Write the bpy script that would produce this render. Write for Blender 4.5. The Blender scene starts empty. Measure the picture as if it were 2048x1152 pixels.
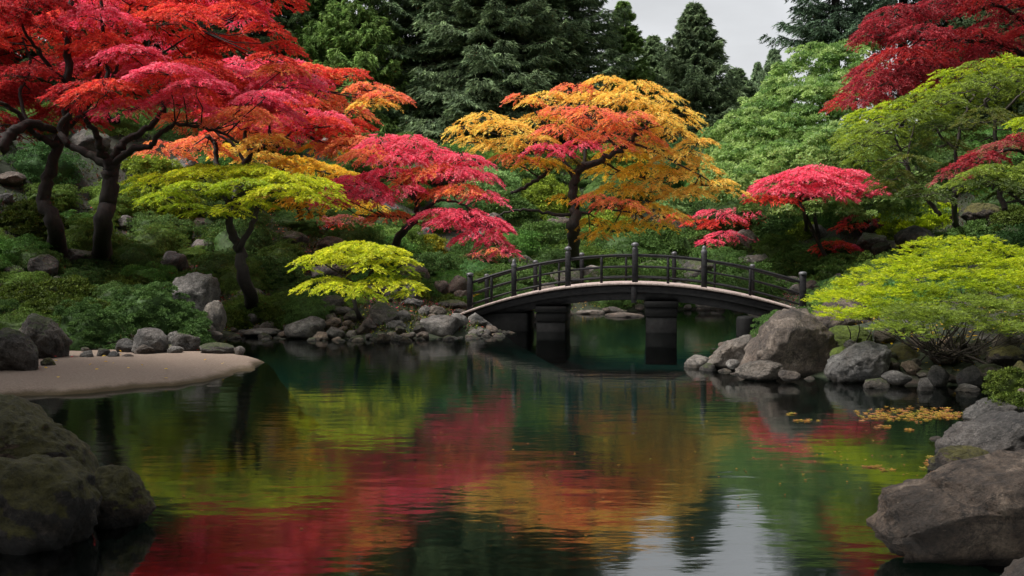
import bpy, math, random
import numpy as np
from mathutils import Vector, noise
R = math.radians
rng = np.random.default_rng(7)
random.seed(7)
scene = bpy.context.scene
COL = scene.collection

# ------------------------------------------------------------------ camera, sky, sun, exposure
F = 2000.0                    # focal length in photograph pixels (2048 wide)
EYE = 2.1                     # eye height above the pond
PITCH = math.atan(61 / F)
cam = bpy.data.cameras.new('camera')
cam.sensor_width = 36.0
cam.lens = 36.0 * F / 2048
cam.clip_end = 2000
co = bpy.data.objects.new('camera', cam)
co.location = (0, 0, EYE)
co.rotation_euler = (math.pi / 2 - PITCH, 0, 0)
COL.objects.link(co)
scene.camera = co

SUN_EL, SUN_AZ = 60, -100      # azimuth measured from +Y (the view direction) towards +X
world = bpy.data.worlds.new('World')
scene.world = world
world.use_nodes = True
wn, wl = world.node_tree.nodes, world.node_tree.links
wn.clear()
out = wn.new('ShaderNodeOutputWorld')
bg = wn.new('ShaderNodeBackground')
sky = wn.new('ShaderNodeTexSky')
sky.sky_type = 'NISHITA'
sky.sun_disc = False
sky.sun_elevation = R(SUN_EL)
sky.sun_rotation = R(SUN_AZ)
sky.dust_density = 4.0
hsv = wn.new('ShaderNodeHueSaturation')
hsv.inputs['Saturation'].default_value = 0.12
wl.new(sky.outputs[0], hsv.inputs['Color'])
tc = wn.new('ShaderNodeTexCoord')
mp = wn.new('ShaderNodeMapping')
mp.inputs['Scale'].default_value = (1.0, 1.0, 3.2)
wl.new(tc.outputs['Generated'], mp.inputs[0])
cl = wn.new('ShaderNodeTexNoise')
cl.inputs['Scale'].default_value = 3.0
cl.inputs['Detail'].default_value = 5
cl.inputs['Roughness'].default_value = 0.5
wl.new(mp.outputs[0], cl.inputs['Vector'])
cr = wn.new('ShaderNodeMapRange')
cr.inputs[1].default_value = 0.3; cr.inputs[2].default_value = 0.7
cr.inputs[3].default_value = 0.85; cr.inputs[4].default_value = 1.25
wl.new(cl.outputs['Fac'], cr.inputs[0])
mul = wn.new('ShaderNodeVectorMath'); mul.operation = 'SCALE'
wl.new(hsv.outputs[0], mul.inputs[0]); wl.new(cr.outputs[0], mul.inputs['Scale'])
wl.new(mul.outputs[0], bg.inputs['Color'])
bg.inputs['Strength'].default_value = 0.107
wl.new(bg.outputs[0], out.inputs[0])

sun = bpy.data.lights.new('sun', 'SUN')
sun.energy = 2.9
sun.angle = R(14)
sun.color = (1.0, 0.95, 0.88)
so = bpy.data.objects.new('sun', sun)
_d = Vector((math.sin(R(SUN_AZ)) * math.cos(R(SUN_EL)), math.cos(R(SUN_AZ)) * math.cos(R(SUN_EL)), math.sin(R(SUN_EL))))
so.rotation_euler = _d.to_track_quat('Z', 'Y').to_euler()
COL.objects.link(so)
scene.view_settings.view_transform = 'Standard'
scene.view_settings.look = 'None'
scene.view_settings.gamma = 1.0
scene.view_settings.exposure = 1.08
scene.cycles.max_bounces = 8
scene.cycles.transparent_max_bounces = 12
scene.cycles.use_denoising = True

# ------------------------------------------------------------------ helpers
CP, SP = math.cos(PITCH), math.sin(PITCH)
def P(px, py, Y):
    """the point at distance Y in front of the camera seen at pixel (px, py) of the 2048 x 1152 photograph"""
    u, v = (px - 1024) / F, (576 - py) / F
    dy = CP + v * SP
    dz = -SP + v * CP
    return np.array([u / dy * Y, Y, EYE + dz / dy * Y])
def project(p):
    x, y, z = p[0], p[1], p[2] - EYE
    d = y * CP - z * SP
    return 1024 + F * x / d, 576 - F * (y * SP + z * CP) / d
def Yw(py, z=0.0):
    a, b = P(1024, py, 1.0)[2] - EYE, z - EYE
    return b / a
POND = [(-5.4, 3.0), (5.2, 3.0), (4.6, 6.2), (3.9, 8.0), (4.6, 10.0), (6.3, 13.0), (8.2, 15.6), (7.2, 16.4), (5.7, 16.9), (5.3, 17.6),
        (3.8, 19.0), (5.3, 24.0), (8.3, 29.0), (10.0, 34.0), (10.6, 38.0), (8.5, 40.5), (4.6, 39.0), (1.6, 36.5), (0.5, 32.5), (-0.2, 29.0),
        (-0.8, 26.4), (-3.5, 25.6), (-5.9, 26.0), (-7.2, 27.5), (-8.0, 25.0), (-7.7, 21.2), (-10.5, 20.6), (-14, 19.0), (-15, 15.5), (-7.4, 13.4), (-5.6, 12.0),
        (-4.6, 10.4), (-4.4, 8.4), (-4.8, 6.0)]
SAND = [(-4.95, 20.05), (-4.9, 18.6), (-5.3, 16.6), (-6.6, 15.4), (-8.5, 14.6), (-11.5, 14.0), (-16, 13.8), (-17, 21.0), (-12, 21.6), (-7.6, 21.8), (-6.0, 21.4)]
def sdist(poly, X, Y):
    """signed distance to a polygon, negative inside"""
    X, Y = np.asarray(X, float), np.asarray(Y, float)
    d = np.full(X.shape, 1e9); ins = np.zeros(X.shape, bool)
    n = len(poly)
    for i in range(n):
        ax, ay = poly[i]; bx, by = poly[(i + 1) % n]
        ex, ey = bx - ax, by - ay
        t = np.clip(((X - ax) * ex + (Y - ay) * ey) / (ex * ex + ey * ey), 0, 1)
        d = np.minimum(d, np.hypot(X - ax - t * ex, Y - ay - t * ey))
        c = ((ay > Y) != (by > Y)) & (X < (bx - ax) * (Y - ay) / (by - ay + 1e-12) + ax)
        ins ^= c
    return np.where(ins, -d, d)
def ground(X, Y):
    X, Y = np.asarray(X, float), np.asarray(Y, float)
    s = sdist(POND, X, Y)
    o = np.maximum(s, 0)
    oc = np.minimum(o, 16)
    h = 0.16 * np.minimum(o, 1.0) + 0.215 * oc + 0.03 * np.maximum(oc - 5, 0) ** 2
    h = h + 0.25 * np.clip(o - 2, 0, 6) / 6 * (np.sin(X * 0.55 + 1) * np.cos(Y * 0.4) )+ 0.05 * np.clip(o, 0, 1) * np.sin(X * 2.1) * np.sin(Y * 1.7)
    h = h * np.clip((Y + 4) / 20, 0.25, 1)
    b = -0.10 - 0.55 * np.minimum(-s, 2.2)
    return np.where(s > 0, h - 0.02, np.maximum(b, -1.3) * np.clip(-s / 0.3, 0, 1) - 0.02)
def gz(x, y):
    return float(ground(np.array([x]), np.array([y]))[0])
_YS = np.concatenate([np.arange(4, 60, 0.1), np.arange(60, 120, 0.5)])
def hit(px, py):
    u = (px - 1024) / F
    q = np.array([P(px, py, y) for y in _YS])
    g = ground(q[:, 0], q[:, 1])
    k = np.nonzero(g >= q[:, 2])[0]
    i = k[0] if len(k) else len(_YS) - 1
    return q[i]

def tag(o, label=None, cat=None, group=None, kind=None):
    if label: o['label'] = label
    if cat: o['category'] = cat
    if group: o['group'] = group
    if kind: o['kind'] = kind
    return o
def empty(name, loc):
    o = bpy.data.objects.new(name, None)
    o.location = Vector([float(a) for a in loc]); COL.objects.link(o)
    return o
def mesh_np(name, V, faces_flat, nper, mat, col=None, smooth=False, parent=None, origin=None):
    """V (n,3) floats; faces as flat index array with nper corners each"""
    V = np.asarray(V, np.float32)
    if origin is not None: V = V - np.asarray(origin, np.float32)
    me = bpy.data.meshes.new(name)
    me.vertices.add(len(V)); me.vertices.foreach_set('co', V.ravel())
    ff = np.asarray(faces_flat, np.int32)
    if np.isscalar(nper):
        nf = len(ff) // nper
        starts = np.arange(nf, dtype=np.int32) * nper
    else:
        nper = np.asarray(nper, np.int32); nf = len(nper)
        starts = np.concatenate([[0], np.cumsum(nper)[:-1]]).astype(np.int32)
    me.loops.add(len(ff)); me.loops.foreach_set('vertex_index', ff)
    me.polygons.add(nf); me.polygons.foreach_set('loop_start', starts)
    if smooth: me.polygons.foreach_set('use_smooth', np.ones(nf, bool))
    if col is not None:
        a = me.color_attributes.new('Col', 'FLOAT_COLOR', 'POINT')
        c = np.ones((len(V), 4), np.float32); c[:, :3] = col
        a.data.foreach_set('color', c.ravel())
    me.update(calc_edges=True)
    if mat is not None: me.materials.append(mat)
    o = bpy.data.objects.new(name, me)
    COL.objects.link(o)
    if parent is not None: o.parent = parent
    elif origin is not None: o.location = Vector([float(a) for a in origin])
    return o
class MB:
    """collects rings, boxes and tubes into one mesh"""
    def __init__(s): s.v = []; s.f = []; s.n = 0
    def add(s, V, Fc):
        V = np.asarray(V, float).reshape(-1, 3)
        s.v.append(V)
        for f in Fc: s.f.append([i + s.n for i in f])
        s.n += len(V)
    def box(s, c, d, rz=0.0, ry=0.0, bev=0.0):
        hx, hy, hz = d[0] / 2, d[1] / 2, d[2] / 2
        b = min(bev, hx * .45, hy * .45, hz * .45)
        pts = []; 
        if b <= 0:
            pts = [(x, y, z) for z in (-hz, hz) for x, y in ((-hx, -hy), (hx, -hy), (hx, hy), (-hx, hy))]
            fc = [(3, 2, 1, 0), (4, 5, 6, 7), (0, 1, 5, 4), (1, 2, 6, 5), (2, 3, 7, 6), (3, 0, 4, 7)]
        else:
            rings = [(-hz, b), (-hz + b, 0), (hz - b, 0), (hz, b)]
            for z, i in rings:
                X, Y = hx - i, hy - i
                k = b if i == 0 else b * .4
                pts += [(-X + k, -Y, z), (X - k, -Y, z), (X, -Y + k, z), (X, Y - k, z), (X - k, Y, z), (-X + k, Y, z), (-X, Y - k, z), (-X, -Y + k, z)]
            fc = [tuple(range(7, -1, -1)), tuple(range(24, 32))]
            for r in range(3):
                for i in range(8):
                    j = (i + 1) % 8
                    fc.append((r * 8 + i, r * 8 + j, r * 8 + 8 + j, r * 8 + 8 + i))
        q = np.array(pts, float)
        if ry: q = np.stack([q[:, 0] * math.cos(ry) + q[:, 2] * math.sin(ry), q[:, 1], -q[:, 0] * math.sin(ry) + q[:, 2] * math.cos(ry)], 1)
        if rz: q = np.stack([q[:, 0] * math.cos(rz) - q[:, 1] * math.sin(rz), q[:, 0] * math.sin(rz) + q[:, 1] * math.cos(rz), q[:, 2]], 1)
        s.add(q + np.array(c, float), fc)
    def tube(s, pts, rad, seg=6, rough=0.0, cap=True):
        pts = np.asarray(pts, float); n = len(pts)
        rad = np.broadcast_to(np.asarray(rad, float), (n,))
        t = np.gradient(pts, axis=0); t /= np.linalg.norm(t, axis=1)[:, None] + 1e-9
        ref = np.array([0.0, 1.0, 0.0]) if abs(t[0][1]) < .8 else np.array([1.0, 0, 0])
        a = np.cross(t, ref); a /= np.linalg.norm(a, axis=1)[:, None] + 1e-9
        b = np.cross(t, a)
        th = np.arange(seg) * 2 * math.pi / seg
        rr = rad[:, None] * (1 + rough * rng.normal(size=(n, seg)))
        V = pts[:, None] + rr[:, :, None] * (np.cos(th)[None, :, None] * a[:, None] + np.sin(th)[None, :, None] * b[:, None])
        fc = []
        for i in range(n - 1):
            for k in range(seg):
                l = (k + 1) % seg
                fc.append((i * seg + k, i * seg + l, (i + 1) * seg + l, (i + 1) * seg + k))
        if cap: fc.append(tuple(range(seg - 1, -1, -1))); fc.append(tuple((n - 1) * seg + k for k in range(seg)))
        s.add(V.reshape(-1, 3), fc)
    def sweep(s, pts, w, h):
        """rectangular bar along a path in the xz plane direction, width w across, height h"""
        pts = np.asarray(pts, float); n = len(pts)
        t = np.gradient(pts, axis=0); t /= np.linalg.norm(t, axis=1)[:, None]
        side = np.cross(t, (0, 0, 1.0)); side /= np.linalg.norm(side, axis=1)[:, None]
        up = np.cross(side, t)
        h = np.broadcast_to(np.asarray(h, float), (n,))
        V = np.stack([pts - side * w / 2 - up * h[:, None] / 2, pts + side * w / 2 - up * h[:, None] / 2, pts + side * w / 2 + up * h[:, None] / 2, pts - side * w / 2 + up * h[:, None] / 2], 1)
        fc = [(0, 1, 2, 3), tuple((n - 1) * 4 + k for k in (3, 2, 1, 0))]
        for i in range(n - 1):
            for k in range(4):
                l = (k + 1) % 4
                fc.append((i * 4 + l, i * 4 + k, (i + 1) * 4 + k, (i + 1) * 4 + l))
        s.add(V.reshape(-1, 3), fc)
    def lathe(s, c, prof, seg=12):
        th = np.arange(seg) * 2 * math.pi / seg
        V = [(c[0] + r * math.cos(a), c[1] + r * math.sin(a), c[2] + z) for r, z in prof for a in th]
        n = len(prof); fc = []
        for i in range(n - 1):
            for k in range(seg):
                l = (k + 1) % seg
                fc.append((i * seg + k, i * seg + l, (i + 1) * seg + l, (i + 1) * seg + k))
        fc.append(tuple(range(seg - 1, -1, -1))); fc.append(tuple((n - 1) * seg + k for k in range(seg)))
        s.add(V, fc)
    def build(s, name, mat, parent=None, origin=None, smooth=False):
        V = np.concatenate(s.v)
        ff = np.array([i for f in s.f for i in f], np.int32)
        npf = np.array([len(f) for f in s.f], np.int32)
        if parent is not None and origin is None: origin = np.array(parent.location)
        return mesh_np(name, V, ff, npf, mat, smooth=smooth, parent=parent, origin=origin)

# ------------------------------------------------------------------ materials
def new_mat(name):
    m = bpy.data.materials.new(name); m.use_nodes = True
    nt = m.node_tree; nt.nodes.clear()
    o = nt.nodes.new('ShaderNodeOutputMaterial')
    return m, nt.nodes, nt.links, o
def noise_node(n, l, scale, detail=5, rough=.6, vec=None, dist=0.0):
    x = n.new('ShaderNodeTexNoise'); x.inputs['Scale'].default_value = scale
    x.inputs['Detail'].default_value = detail; x.inputs['Roughness'].default_value = rough
    x.inputs['Distortion'].default_value = dist
    if vec is not None: l.new(vec, x.inputs['Vector'])
    return x
def ramp(n, l, fac, stops):
    r = n.new('ShaderNodeValToRGB'); e = r.color_ramp.elements
    while len(e) > len(stops): e.remove(e[-1])
    while len(e) < len(stops): e.new(1.0)
    for i, (p, c) in enumerate(stops):
        e[i].position = p; e[i].color = (*c, 1) if len(c) == 3 else c
    l.new(fac, r.inputs[0]); return r
def mixc(n, l, fac, a, b, mode='MIX'):
    m = n.new('ShaderNodeMix'); m.data_type = 'RGBA'; m.blend_type = mode
    for sock, val in ((0, fac), (6, a), (7, b)):
        if hasattr(val, 'is_linked') or hasattr(val, 'links'): l.new(val, m.inputs[sock])
        elif isinstance(val, (int, float)): m.inputs[sock].default_value = val
        else: m.inputs[sock].default_value = (*val, 1)
    return m.outputs[2]
def leaf_mat(name, trans=0.35, use_obj=False, gloss=0.06, rough=.5):
    m, n, l, o = new_mat(name)
    at = n.new('ShaderNodeAttribute'); at.attribute_name = 'Col'
    c = at.outputs['Color']
    if use_obj:
        oi = n.new('ShaderNodeObjectInfo')
        c = mixc(n, l, 1.0, c, oi.outputs['Color'], 'MULTIPLY')
        gp = n.new('ShaderNodeNewGeometry'); nz = noise_node(n, l, 11, 4, .75, gp.outputs['Position'])
        rz_ = ramp(n, l, nz.outputs['Fac'], [(.35, (.5, .5, .5)), (.65, (1.4, 1.4, 1.4))])
        c = mixc(n, l, 1.0, c, rz_.outputs[0], 'MULTIPLY')
    d = n.new('ShaderNodeBsdfDiffuse'); l.new(c, d.inputs[0])
    t = n.new('ShaderNodeBsdfTranslucent'); l.new(c, t.inputs[0])
    mx = n.new('ShaderNodeMixShader'); mx.inputs[0].default_value = trans
    l.new(d.outputs[0], mx.inputs[1]); l.new(t.outputs[0], mx.inputs[2])
    g = n.new('ShaderNodeBsdfGlossy'); g.inputs['Roughness'].default_value = rough
    m2 = n.new('ShaderNodeMixShader'); m2.inputs[0].default_value = gloss
    l.new(mx.outputs[0], m2.inputs[1]); l.new(g.outputs[0], m2.inputs[2])
    l.new(m2.outputs[0], o.inputs[0])
    return m
M_LEAF = leaf_mat('maple_leaf', 0.56, gloss=.025, rough=.6)
M_NEEDLE = leaf_mat('needle_foliage', 0.25, use_obj=True, gloss=.012, rough=.6)
def bark_mat(name, c1, c2, moss=0.25):
    m, n, l, o = new_mat(name)
    tcn = n.new('ShaderNodeTexCoord')
    mpn = n.new('ShaderNodeMapping'); mpn.inputs['Scale'].default_value = (1, 1, .25); l.new(tcn.outputs['Object'], mpn.inputs[0])
    a = noise_node(n, l, 14, 6, .7, mpn.outputs[0])
    r = ramp(n, l, a.outputs['Fac'], [(.3, c1), (.7, c2)])
    b = noise_node(n, l, 3, 3, .6, tcn.outputs['Object'])
    rb = ramp(n, l, b.outputs['Fac'], [(.55, (0, 0, 0)), (.7, (moss, moss, moss))])
    c = mixc(n, l, rb.outputs[0], r.outputs[0], (.035, .045, .015))
    p = n.new('ShaderNodeBsdfPrincipled'); l.new(c, p.inputs['Base Color']); p.inputs['Roughness'].default_value = .85
    bp = n.new('ShaderNodeBump'); bp.inputs['Strength'].default_value = .7; bp.inputs['Distance'].default_value = .03
    l.new(a.outputs['Fac'], bp.inputs['Height']); l.new(bp.outputs[0], p.inputs['Normal'])
    l.new(p.outputs[0], o.inputs[0]); return m
M_BARK = bark_mat('dark_bark', (.006, .0045, .004), (.028, .020, .016))
M_BARK2 = bark_mat('grey_brown_bark', (.010, .007, .006), (.04, .028, .022))
def rock_mat(name, lo, mid, hi, moss=0.0, mosscol=(.07, .09, .012), warm=(.12, .075, .045)):
    """stone: mottled grey, rust stains, pale lichen, and moss where the surface faces up"""
    m, n, l, o = new_mat(name)
    tcn = n.new('ShaderNodeTexCoord'); oi = n.new('ShaderNodeObjectInfo')
    ad = n.new('ShaderNodeVectorMath'); ad.operation = 'ADD'
    sc = n.new('ShaderNodeVectorMath'); sc.operation = 'SCALE'; sc.inputs[0].default_value = (37, 11, 23)
    l.new(oi.outputs['Random'], sc.inputs['Scale'])
    geo = n.new('ShaderNodeNewGeometry')
    l.new(geo.outputs['Position'], ad.inputs[0]); l.new(sc.outputs[0], ad.inputs[1])
    v = ad.outputs[0]
    a = noise_node(n, l, 2.2, 8, .68, v, .4)
    r = ramp(n, l, a.outputs['Fac'], [(.36, lo), (.5, mid), (.64, hi)])
    b = noise_node(n, l, 1.1, 4, .6, v)
    rb = ramp(n, l, b.outputs['Fac'], [(.5, (0, 0, 0)), (.68, (.7, .7, .7))])
    c = mixc(n, l, rb.outputs[0], r.outputs[0], warm)
    li = noise_node(n, l, 9, 5, .7, v, .3)
    rl = ramp(n, l, li.outputs['Fac'], [(.62, (0, 0, 0)), (.7, (.55, .55, .55))])
    c = mixc(n, l, rl.outputs[0], c, tuple(min(1, k * 1.5) for k in hi))
    sp = noise_node(n, l, 34, 5, .8, v)
    rsp = ramp(n, l, sp.outputs['Fac'], [(.36, (.45, .45, .45)), (.62, (1.35, 1.3, 1.25))])
    c = mixc(n, l, 1.0, c, rsp.outputs[0], 'MULTIPLY')
    vo = n.new('ShaderNodeTexVoronoi'); vo.feature = 'DISTANCE_TO_EDGE'; vo.inputs['Scale'].default_value = 1.6
    vm = n.new('ShaderNodeVectorMath'); vm.operation = 'MULTIPLY_ADD'; vm.inputs[1].default_value = (.7, .7, .7)
    l.new(a.outputs['Color'], vm.inputs[0]); l.new(v, vm.inputs[2]); l.new(vm.outputs[0], vo.inputs['Vector'])
    rv = ramp(n, l, vo.outputs['Distance'], [(0.0, (.35, .35, .35)), (.02, (1, 1, 1))])
    c = mixc(n, l, .85, c, mixc(n, l, 1.0, c, rv.outputs[0], 'MULTIPLY'))
    rt = mixc(n, l, 1.0, c, oi.outputs['Color'], 'MULTIPLY')
    c = rt
    if moss > 0:
        sx = n.new('ShaderNodeSeparateXYZ'); l.new(geo.outputs['Normal'], sx.inputs[0])
        mn = noise_node(n, l, 2.6, 6, .7, v)
        ma = n.new('ShaderNodeMath'); ma.operation = 'MULTIPLY_ADD'; ma.inputs[1].default_value = .55; l.new(sx.outputs['Z'], ma.inputs[0]); l.new(mn.outputs['Fac'], ma.inputs[2])
        rm = ramp(n, l, ma.outputs[0], [(1.10 - moss, (0, 0, 0)), (1.17 - moss, (1, 1, 1))])
        mc = noise_node(n, l, 14, 3, .7, v)
        rmc = ramp(n, l, mc.outputs['Fac'], [(.3, tuple(k * .5 for k in mosscol)), (.7, tuple(k * 1.5 for k in mosscol))])
        c = mixc(n, l, rm.outputs[0], c, rmc.outputs[0])
    pz = n.new('ShaderNodeSeparateXYZ'); l.new(geo.outputs['Position'], pz.inputs[0])
    wz = n.new('ShaderNodeMath'); wz.operation = 'MULTIPLY_ADD'; wz.inputs[1].default_value = -.09; l.new(a.outputs['Fac'], wz.inputs[0]); l.new(pz.outputs['Z'], wz.inputs[2])
    rw_ = ramp(n, l, wz.outputs[0], [(.0, (.28, .25, .2)), (.045, (1, 1, 1))])
    c = mixc(n, l, 1.0, c, rw_.outputs[0], 'MULTIPLY')
    p = n.new('ShaderNodeBsdfPrincipled'); l.new(c, p.inputs['Base Color'])
    p.inputs['Roughness'].default_value = .72
    h = noise_node(n, l, 7, 9, .72, v)
    hh = n.new('ShaderNodeMath'); hh.operation = 'MULTIPLY_ADD'; hh.inputs[1].default_value = .5
    l.new(rv.outputs[0], hh.inputs[0]); l.new(h.outputs['Fac'], hh.inputs[2])
    h3 = n.new('ShaderNodeMath'); h3.operation = 'MULTIPLY_ADD'; h3.inputs[1].default_value = .35
    l.new(sp.outputs['Fac'], h3.inputs[0]); l.new(hh.outputs[0], h3.inputs[2]); hh = h3
    bp = n.new('ShaderNodeBump'); bp.inputs['Strength'].default_value = 1.0; bp.inputs['Distance'].default_value = .16
    l.new(hh.outputs[0], bp.inputs['Height']); l.new(bp.outputs[0], p.inputs['Normal'])
    l.new(p.outputs[0], o.inputs[0]); return m
RK = {
    'grey': rock_mat('grey_stone', (.04, .04, .04), (.105, .10, .094), (.26, .25, .24), warm=(.06, .042, .03)),
    'mossy': rock_mat('moss_capped_stone', (.03, .027, .024), (.075, .066, .058), (.19, .17, .15), moss=.25, mosscol=(.035, .045, .008), warm=(.05, .035, .025)),
    'brown': rock_mat('brown_stone', (.036, .028, .023), (.10, .078, .063), (.25, .21, .175), moss=.06, mosscol=(.04, .05, .01), warm=(.075, .046, .03)),
    'wet': rock_mat('dark_wet_stone', (.006, .005, .004), (.026, .020, .015), (.14, .11, .085), moss=.50, mosscol=(.065, .058, .006), warm=(.03, .019, .009)),
    'pale': rock_mat('pale_stone', (.08, .076, .07), (.17, .16, .15), (.35, .34, .32), warm=(.12, .085, .062)),
    'moss': rock_mat('moss_mound', (.03, .045, .006), (.06, .09, .008), (.10, .13, .012), moss=1.0, mosscol=(.09, .13, .008), warm=(.06, .08, .01)),
}
def simple_mat(name, c1, c2, scale=8, rough=.6, bump=.3, spec=.5, stretch=(1, 1, 1), dist=.01):
    m, n, l, o = new_mat(name)
    tcn = n.new('ShaderNodeTexCoord'); mpn = n.new('ShaderNodeMapping'); mpn.inputs['Scale'].default_value = stretch
    l.new(tcn.outputs['Object'], mpn.inputs[0])
    a = noise_node(n, l, scale, 6, .65, mpn.outputs[0])
    r = ramp(n, l, a.outputs['Fac'], [(.3, c1), (.7, c2)])
    p = n.new('ShaderNodeBsdfPrincipled'); l.new(r.outputs[0], p.inputs['Base Color'])
    p.inputs['Roughness'].default_value = rough; p.inputs['Specular IOR Level'].default_value = spec
    bp = n.new('ShaderNodeBump'); bp.inputs['Strength'].default_value = bump; bp.inputs['Distance'].default_value = dist
    l.new(a.outputs['Fac'], bp.inputs['Height']); l.new(bp.outputs[0], p.inputs['Normal'])
    l.new(p.outputs[0], o.inputs[0]); return m
M_BLACK = simple_mat('black_painted_timber', (.003, .003, .004), (.022, .021, .022), 16, .5, .35, .15, (.4, 1, 1))
M_PIER = simple_mat('black_stone_block', (.003, .003, .003), (.010, .010, .010), 9, .7, .6, .1)
M_CAP = simple_mat('weathered_cap', (.03, .03, .034), (.10, .10, .11), 14, .45, .3)

# ground: leaf litter and soil with mossy patches
m, n, l, o = new_mat('mossy_soil')
geo = n.new('ShaderNodeNewGeometry')
a = noise_node(n, l, 5, 9, .75, geo.outputs['Position'])
r1 = ramp(n, l, a.outputs['Fac'], [(.3, (.007, .005, .004)), (.55, (.020, .013, .009)), (.75, (.048, .029, .020))])
b = noise_node(n, l, .8, 5, .6, geo.outputs['Position'])
r2 = ramp(n, l, b.outputs['Fac'], [(.38, (0, 0, 0)), (.52, (.85, .85, .85))])
c = mixc(n, l, r2.outputs[0], r1.outputs[0], (.012, .021, .006))
sxyz = n.new('ShaderNodeSeparateXYZ'); l.new(geo.outputs['Position'], sxyz.inputs[0])
mr = n.new('ShaderNodeMapRange'); mr.inputs[1].default_value = -.95; mr.inputs[2].default_value = -.25
l.new(sxyz.outputs['Z'], mr.inputs[0])
my = n.new('ShaderNodeMapRange'); my.inputs[1].default_value = 11; my.inputs[2].default_value = 18; l.new(sxyz.outputs['Y'], my.inputs[0])
silt = mixc(n, l, my.outputs[0], (.006, .006, .004), (.0, .085, .075))
c = mixc(n, l, mr.outputs[0], silt, c)       # deep silt of the pond is blue-green
p = n.new('ShaderNodeBsdfPrincipled'); l.new(c, p.inputs['Base Color']); p.inputs['Roughness'].default_value = .95
bp = n.new('ShaderNodeBump'); bp.inputs['Strength'].default_value = .8; bp.inputs['Distance'].default_value = .06
l.new(a.outputs['Fac'], bp.inputs['Height']); l.new(bp.outputs[0], p.inputs['Normal']); l.new(p.outputs[0], o.inputs[0])
M_GROUND = m
# sand
m, n, l, o = new_mat('fine_gravel_sand')
geo = n.new('ShaderNodeNewGeometry')
a = noise_node(n, l, 26, 6, .85, geo.outputs['Position'])
b = noise_node(n, l, 1.2, 4, .6, geo.outputs['Position'])
r1 = ramp(n, l, a.outputs['Fac'], [(.3, (.08, .055, .04)), (.7, (.26, .195, .15))])
b2 = ramp(n, l, b.outputs['Fac'], [(.4, (0, 0, 0)), (.7, (.6, .6, .6))])
c = mixc(n, l, b2.outputs[0], r1.outputs[0], (.165, .12, .09))
sxyz = n.new('ShaderNodeSeparateXYZ'); l.new(geo.outputs['Position'], sxyz.inputs[0])
en = noise_node(n, l, 3.5, 6, .7, geo.outputs['Position'])
ea = n.new('ShaderNodeMath'); ea.operation = 'MULTIPLY_ADD'; ea.inputs[1].default_value = .09; l.new(en.outputs['Fac'], ea.inputs[0]); 
em = n.new('ShaderNodeMath'); em.operation = 'MULTIPLY'; em.inputs[1].default_value = 1.0; l.new(sxyz.outputs['Z'], em.inputs[0]); l.new(em.outputs[0], ea.inputs[2])
re = ramp(n, l, ea.outputs[0], [(.08, (1, 1, 1)), (.125, (0, 0, 0))])
c = mixc(n, l, re.outputs[0], c, (.055, .036, .012))      # wet weedy rim
p = n.new('ShaderNodeBsdfPrincipled'); l.new(c, p.inputs['Base Color']); p.inputs['Roughness'].default_value = .9
bp = n.new('ShaderNodeBump'); bp.inputs['Strength'].default_value = .6; bp.inputs['Distance'].default_value = .02
l.new(a.outputs['Fac'], bp.inputs['Height']); l.new(bp.outputs[0], p.inputs['Normal']); l.new(p.outputs[0], o.inputs[0])
M_SAND = m
# water
m, n, l, o = new_mat('pond_water')
geo = n.new('ShaderNodeNewGeometry')
def ripple(scale, st, det=2, rot=0.0):
    mpn = n.new('ShaderNodeMapping'); mpn.inputs['Scale'].default_value = st; mpn.inputs['Rotation'].default_value = (0, 0, rot)
    l.new(geo.outputs['Position'], mpn.inputs[0])
    return noise_node(n, l, scale, det, .5, mpn.outputs[0])
w1 = ripple(3.2, (.45, 1, 1), 3, .12); w2 = ripple(.5, (.7, 1, 1)); w3 = ripple(14, (.5, 1, 1), 2, -.1)
ma = n.new('ShaderNodeMath'); ma.operation = 'MULTIPLY_ADD'; ma.inputs[1].default_value = 1.6
l.new(w2.outputs['Fac'], ma.inputs[0]); l.new(w1.outputs['Fac'], ma.inputs[2])
mb = n.new('ShaderNodeMath'); mb.operation = 'MULTIPLY_ADD'; mb.inputs[1].default_value = .12
l.new(w3.outputs['Fac'], mb.inputs[0]); l.new(ma.outputs[0], mb.inputs[2])
bp = n.new('ShaderNodeBump'); bp.inputs['Strength'].default_value = .2; bp.inputs['Distance'].default_value = .02
l.new(mb.outputs[0], bp.inputs['Height'])
gl = n.new('ShaderNodeBsdfGlossy'); gl.inputs['Roughness'].default_value = .065; gl.inputs[0].default_value = (.93, .95, .95, 1); l.new(bp.outputs[0], gl.inputs['Normal'])
tr = n.new('ShaderNodeBsdfTransparent'); tr.inputs[0].default_value = (.22, .36, .33, 1)
fr = n.new('ShaderNodeFresnel'); fr.inputs['IOR'].default_value = 1.42; l.new(bp.outputs[0], fr.inputs['Normal'])
mx = n.new('ShaderNodeMixShader'); 
fm = n.new('ShaderNodeMapRange'); fm.inputs[1].default_value = 0.0; fm.inputs[2].default_value = .62; fm.inputs[3].default_value = .33; fm.inputs[4].default_value = .47
l.new(fr.outputs[0], fm.inputs[0]); l.new(fm.outputs[0], mx.inputs[0])
l.new(tr.outputs[0], mx.inputs[1]); l.new(gl.outputs[0], mx.inputs[2]); l.new(mx.outputs[0], o.inputs[0])
M_WATER = m
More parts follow.
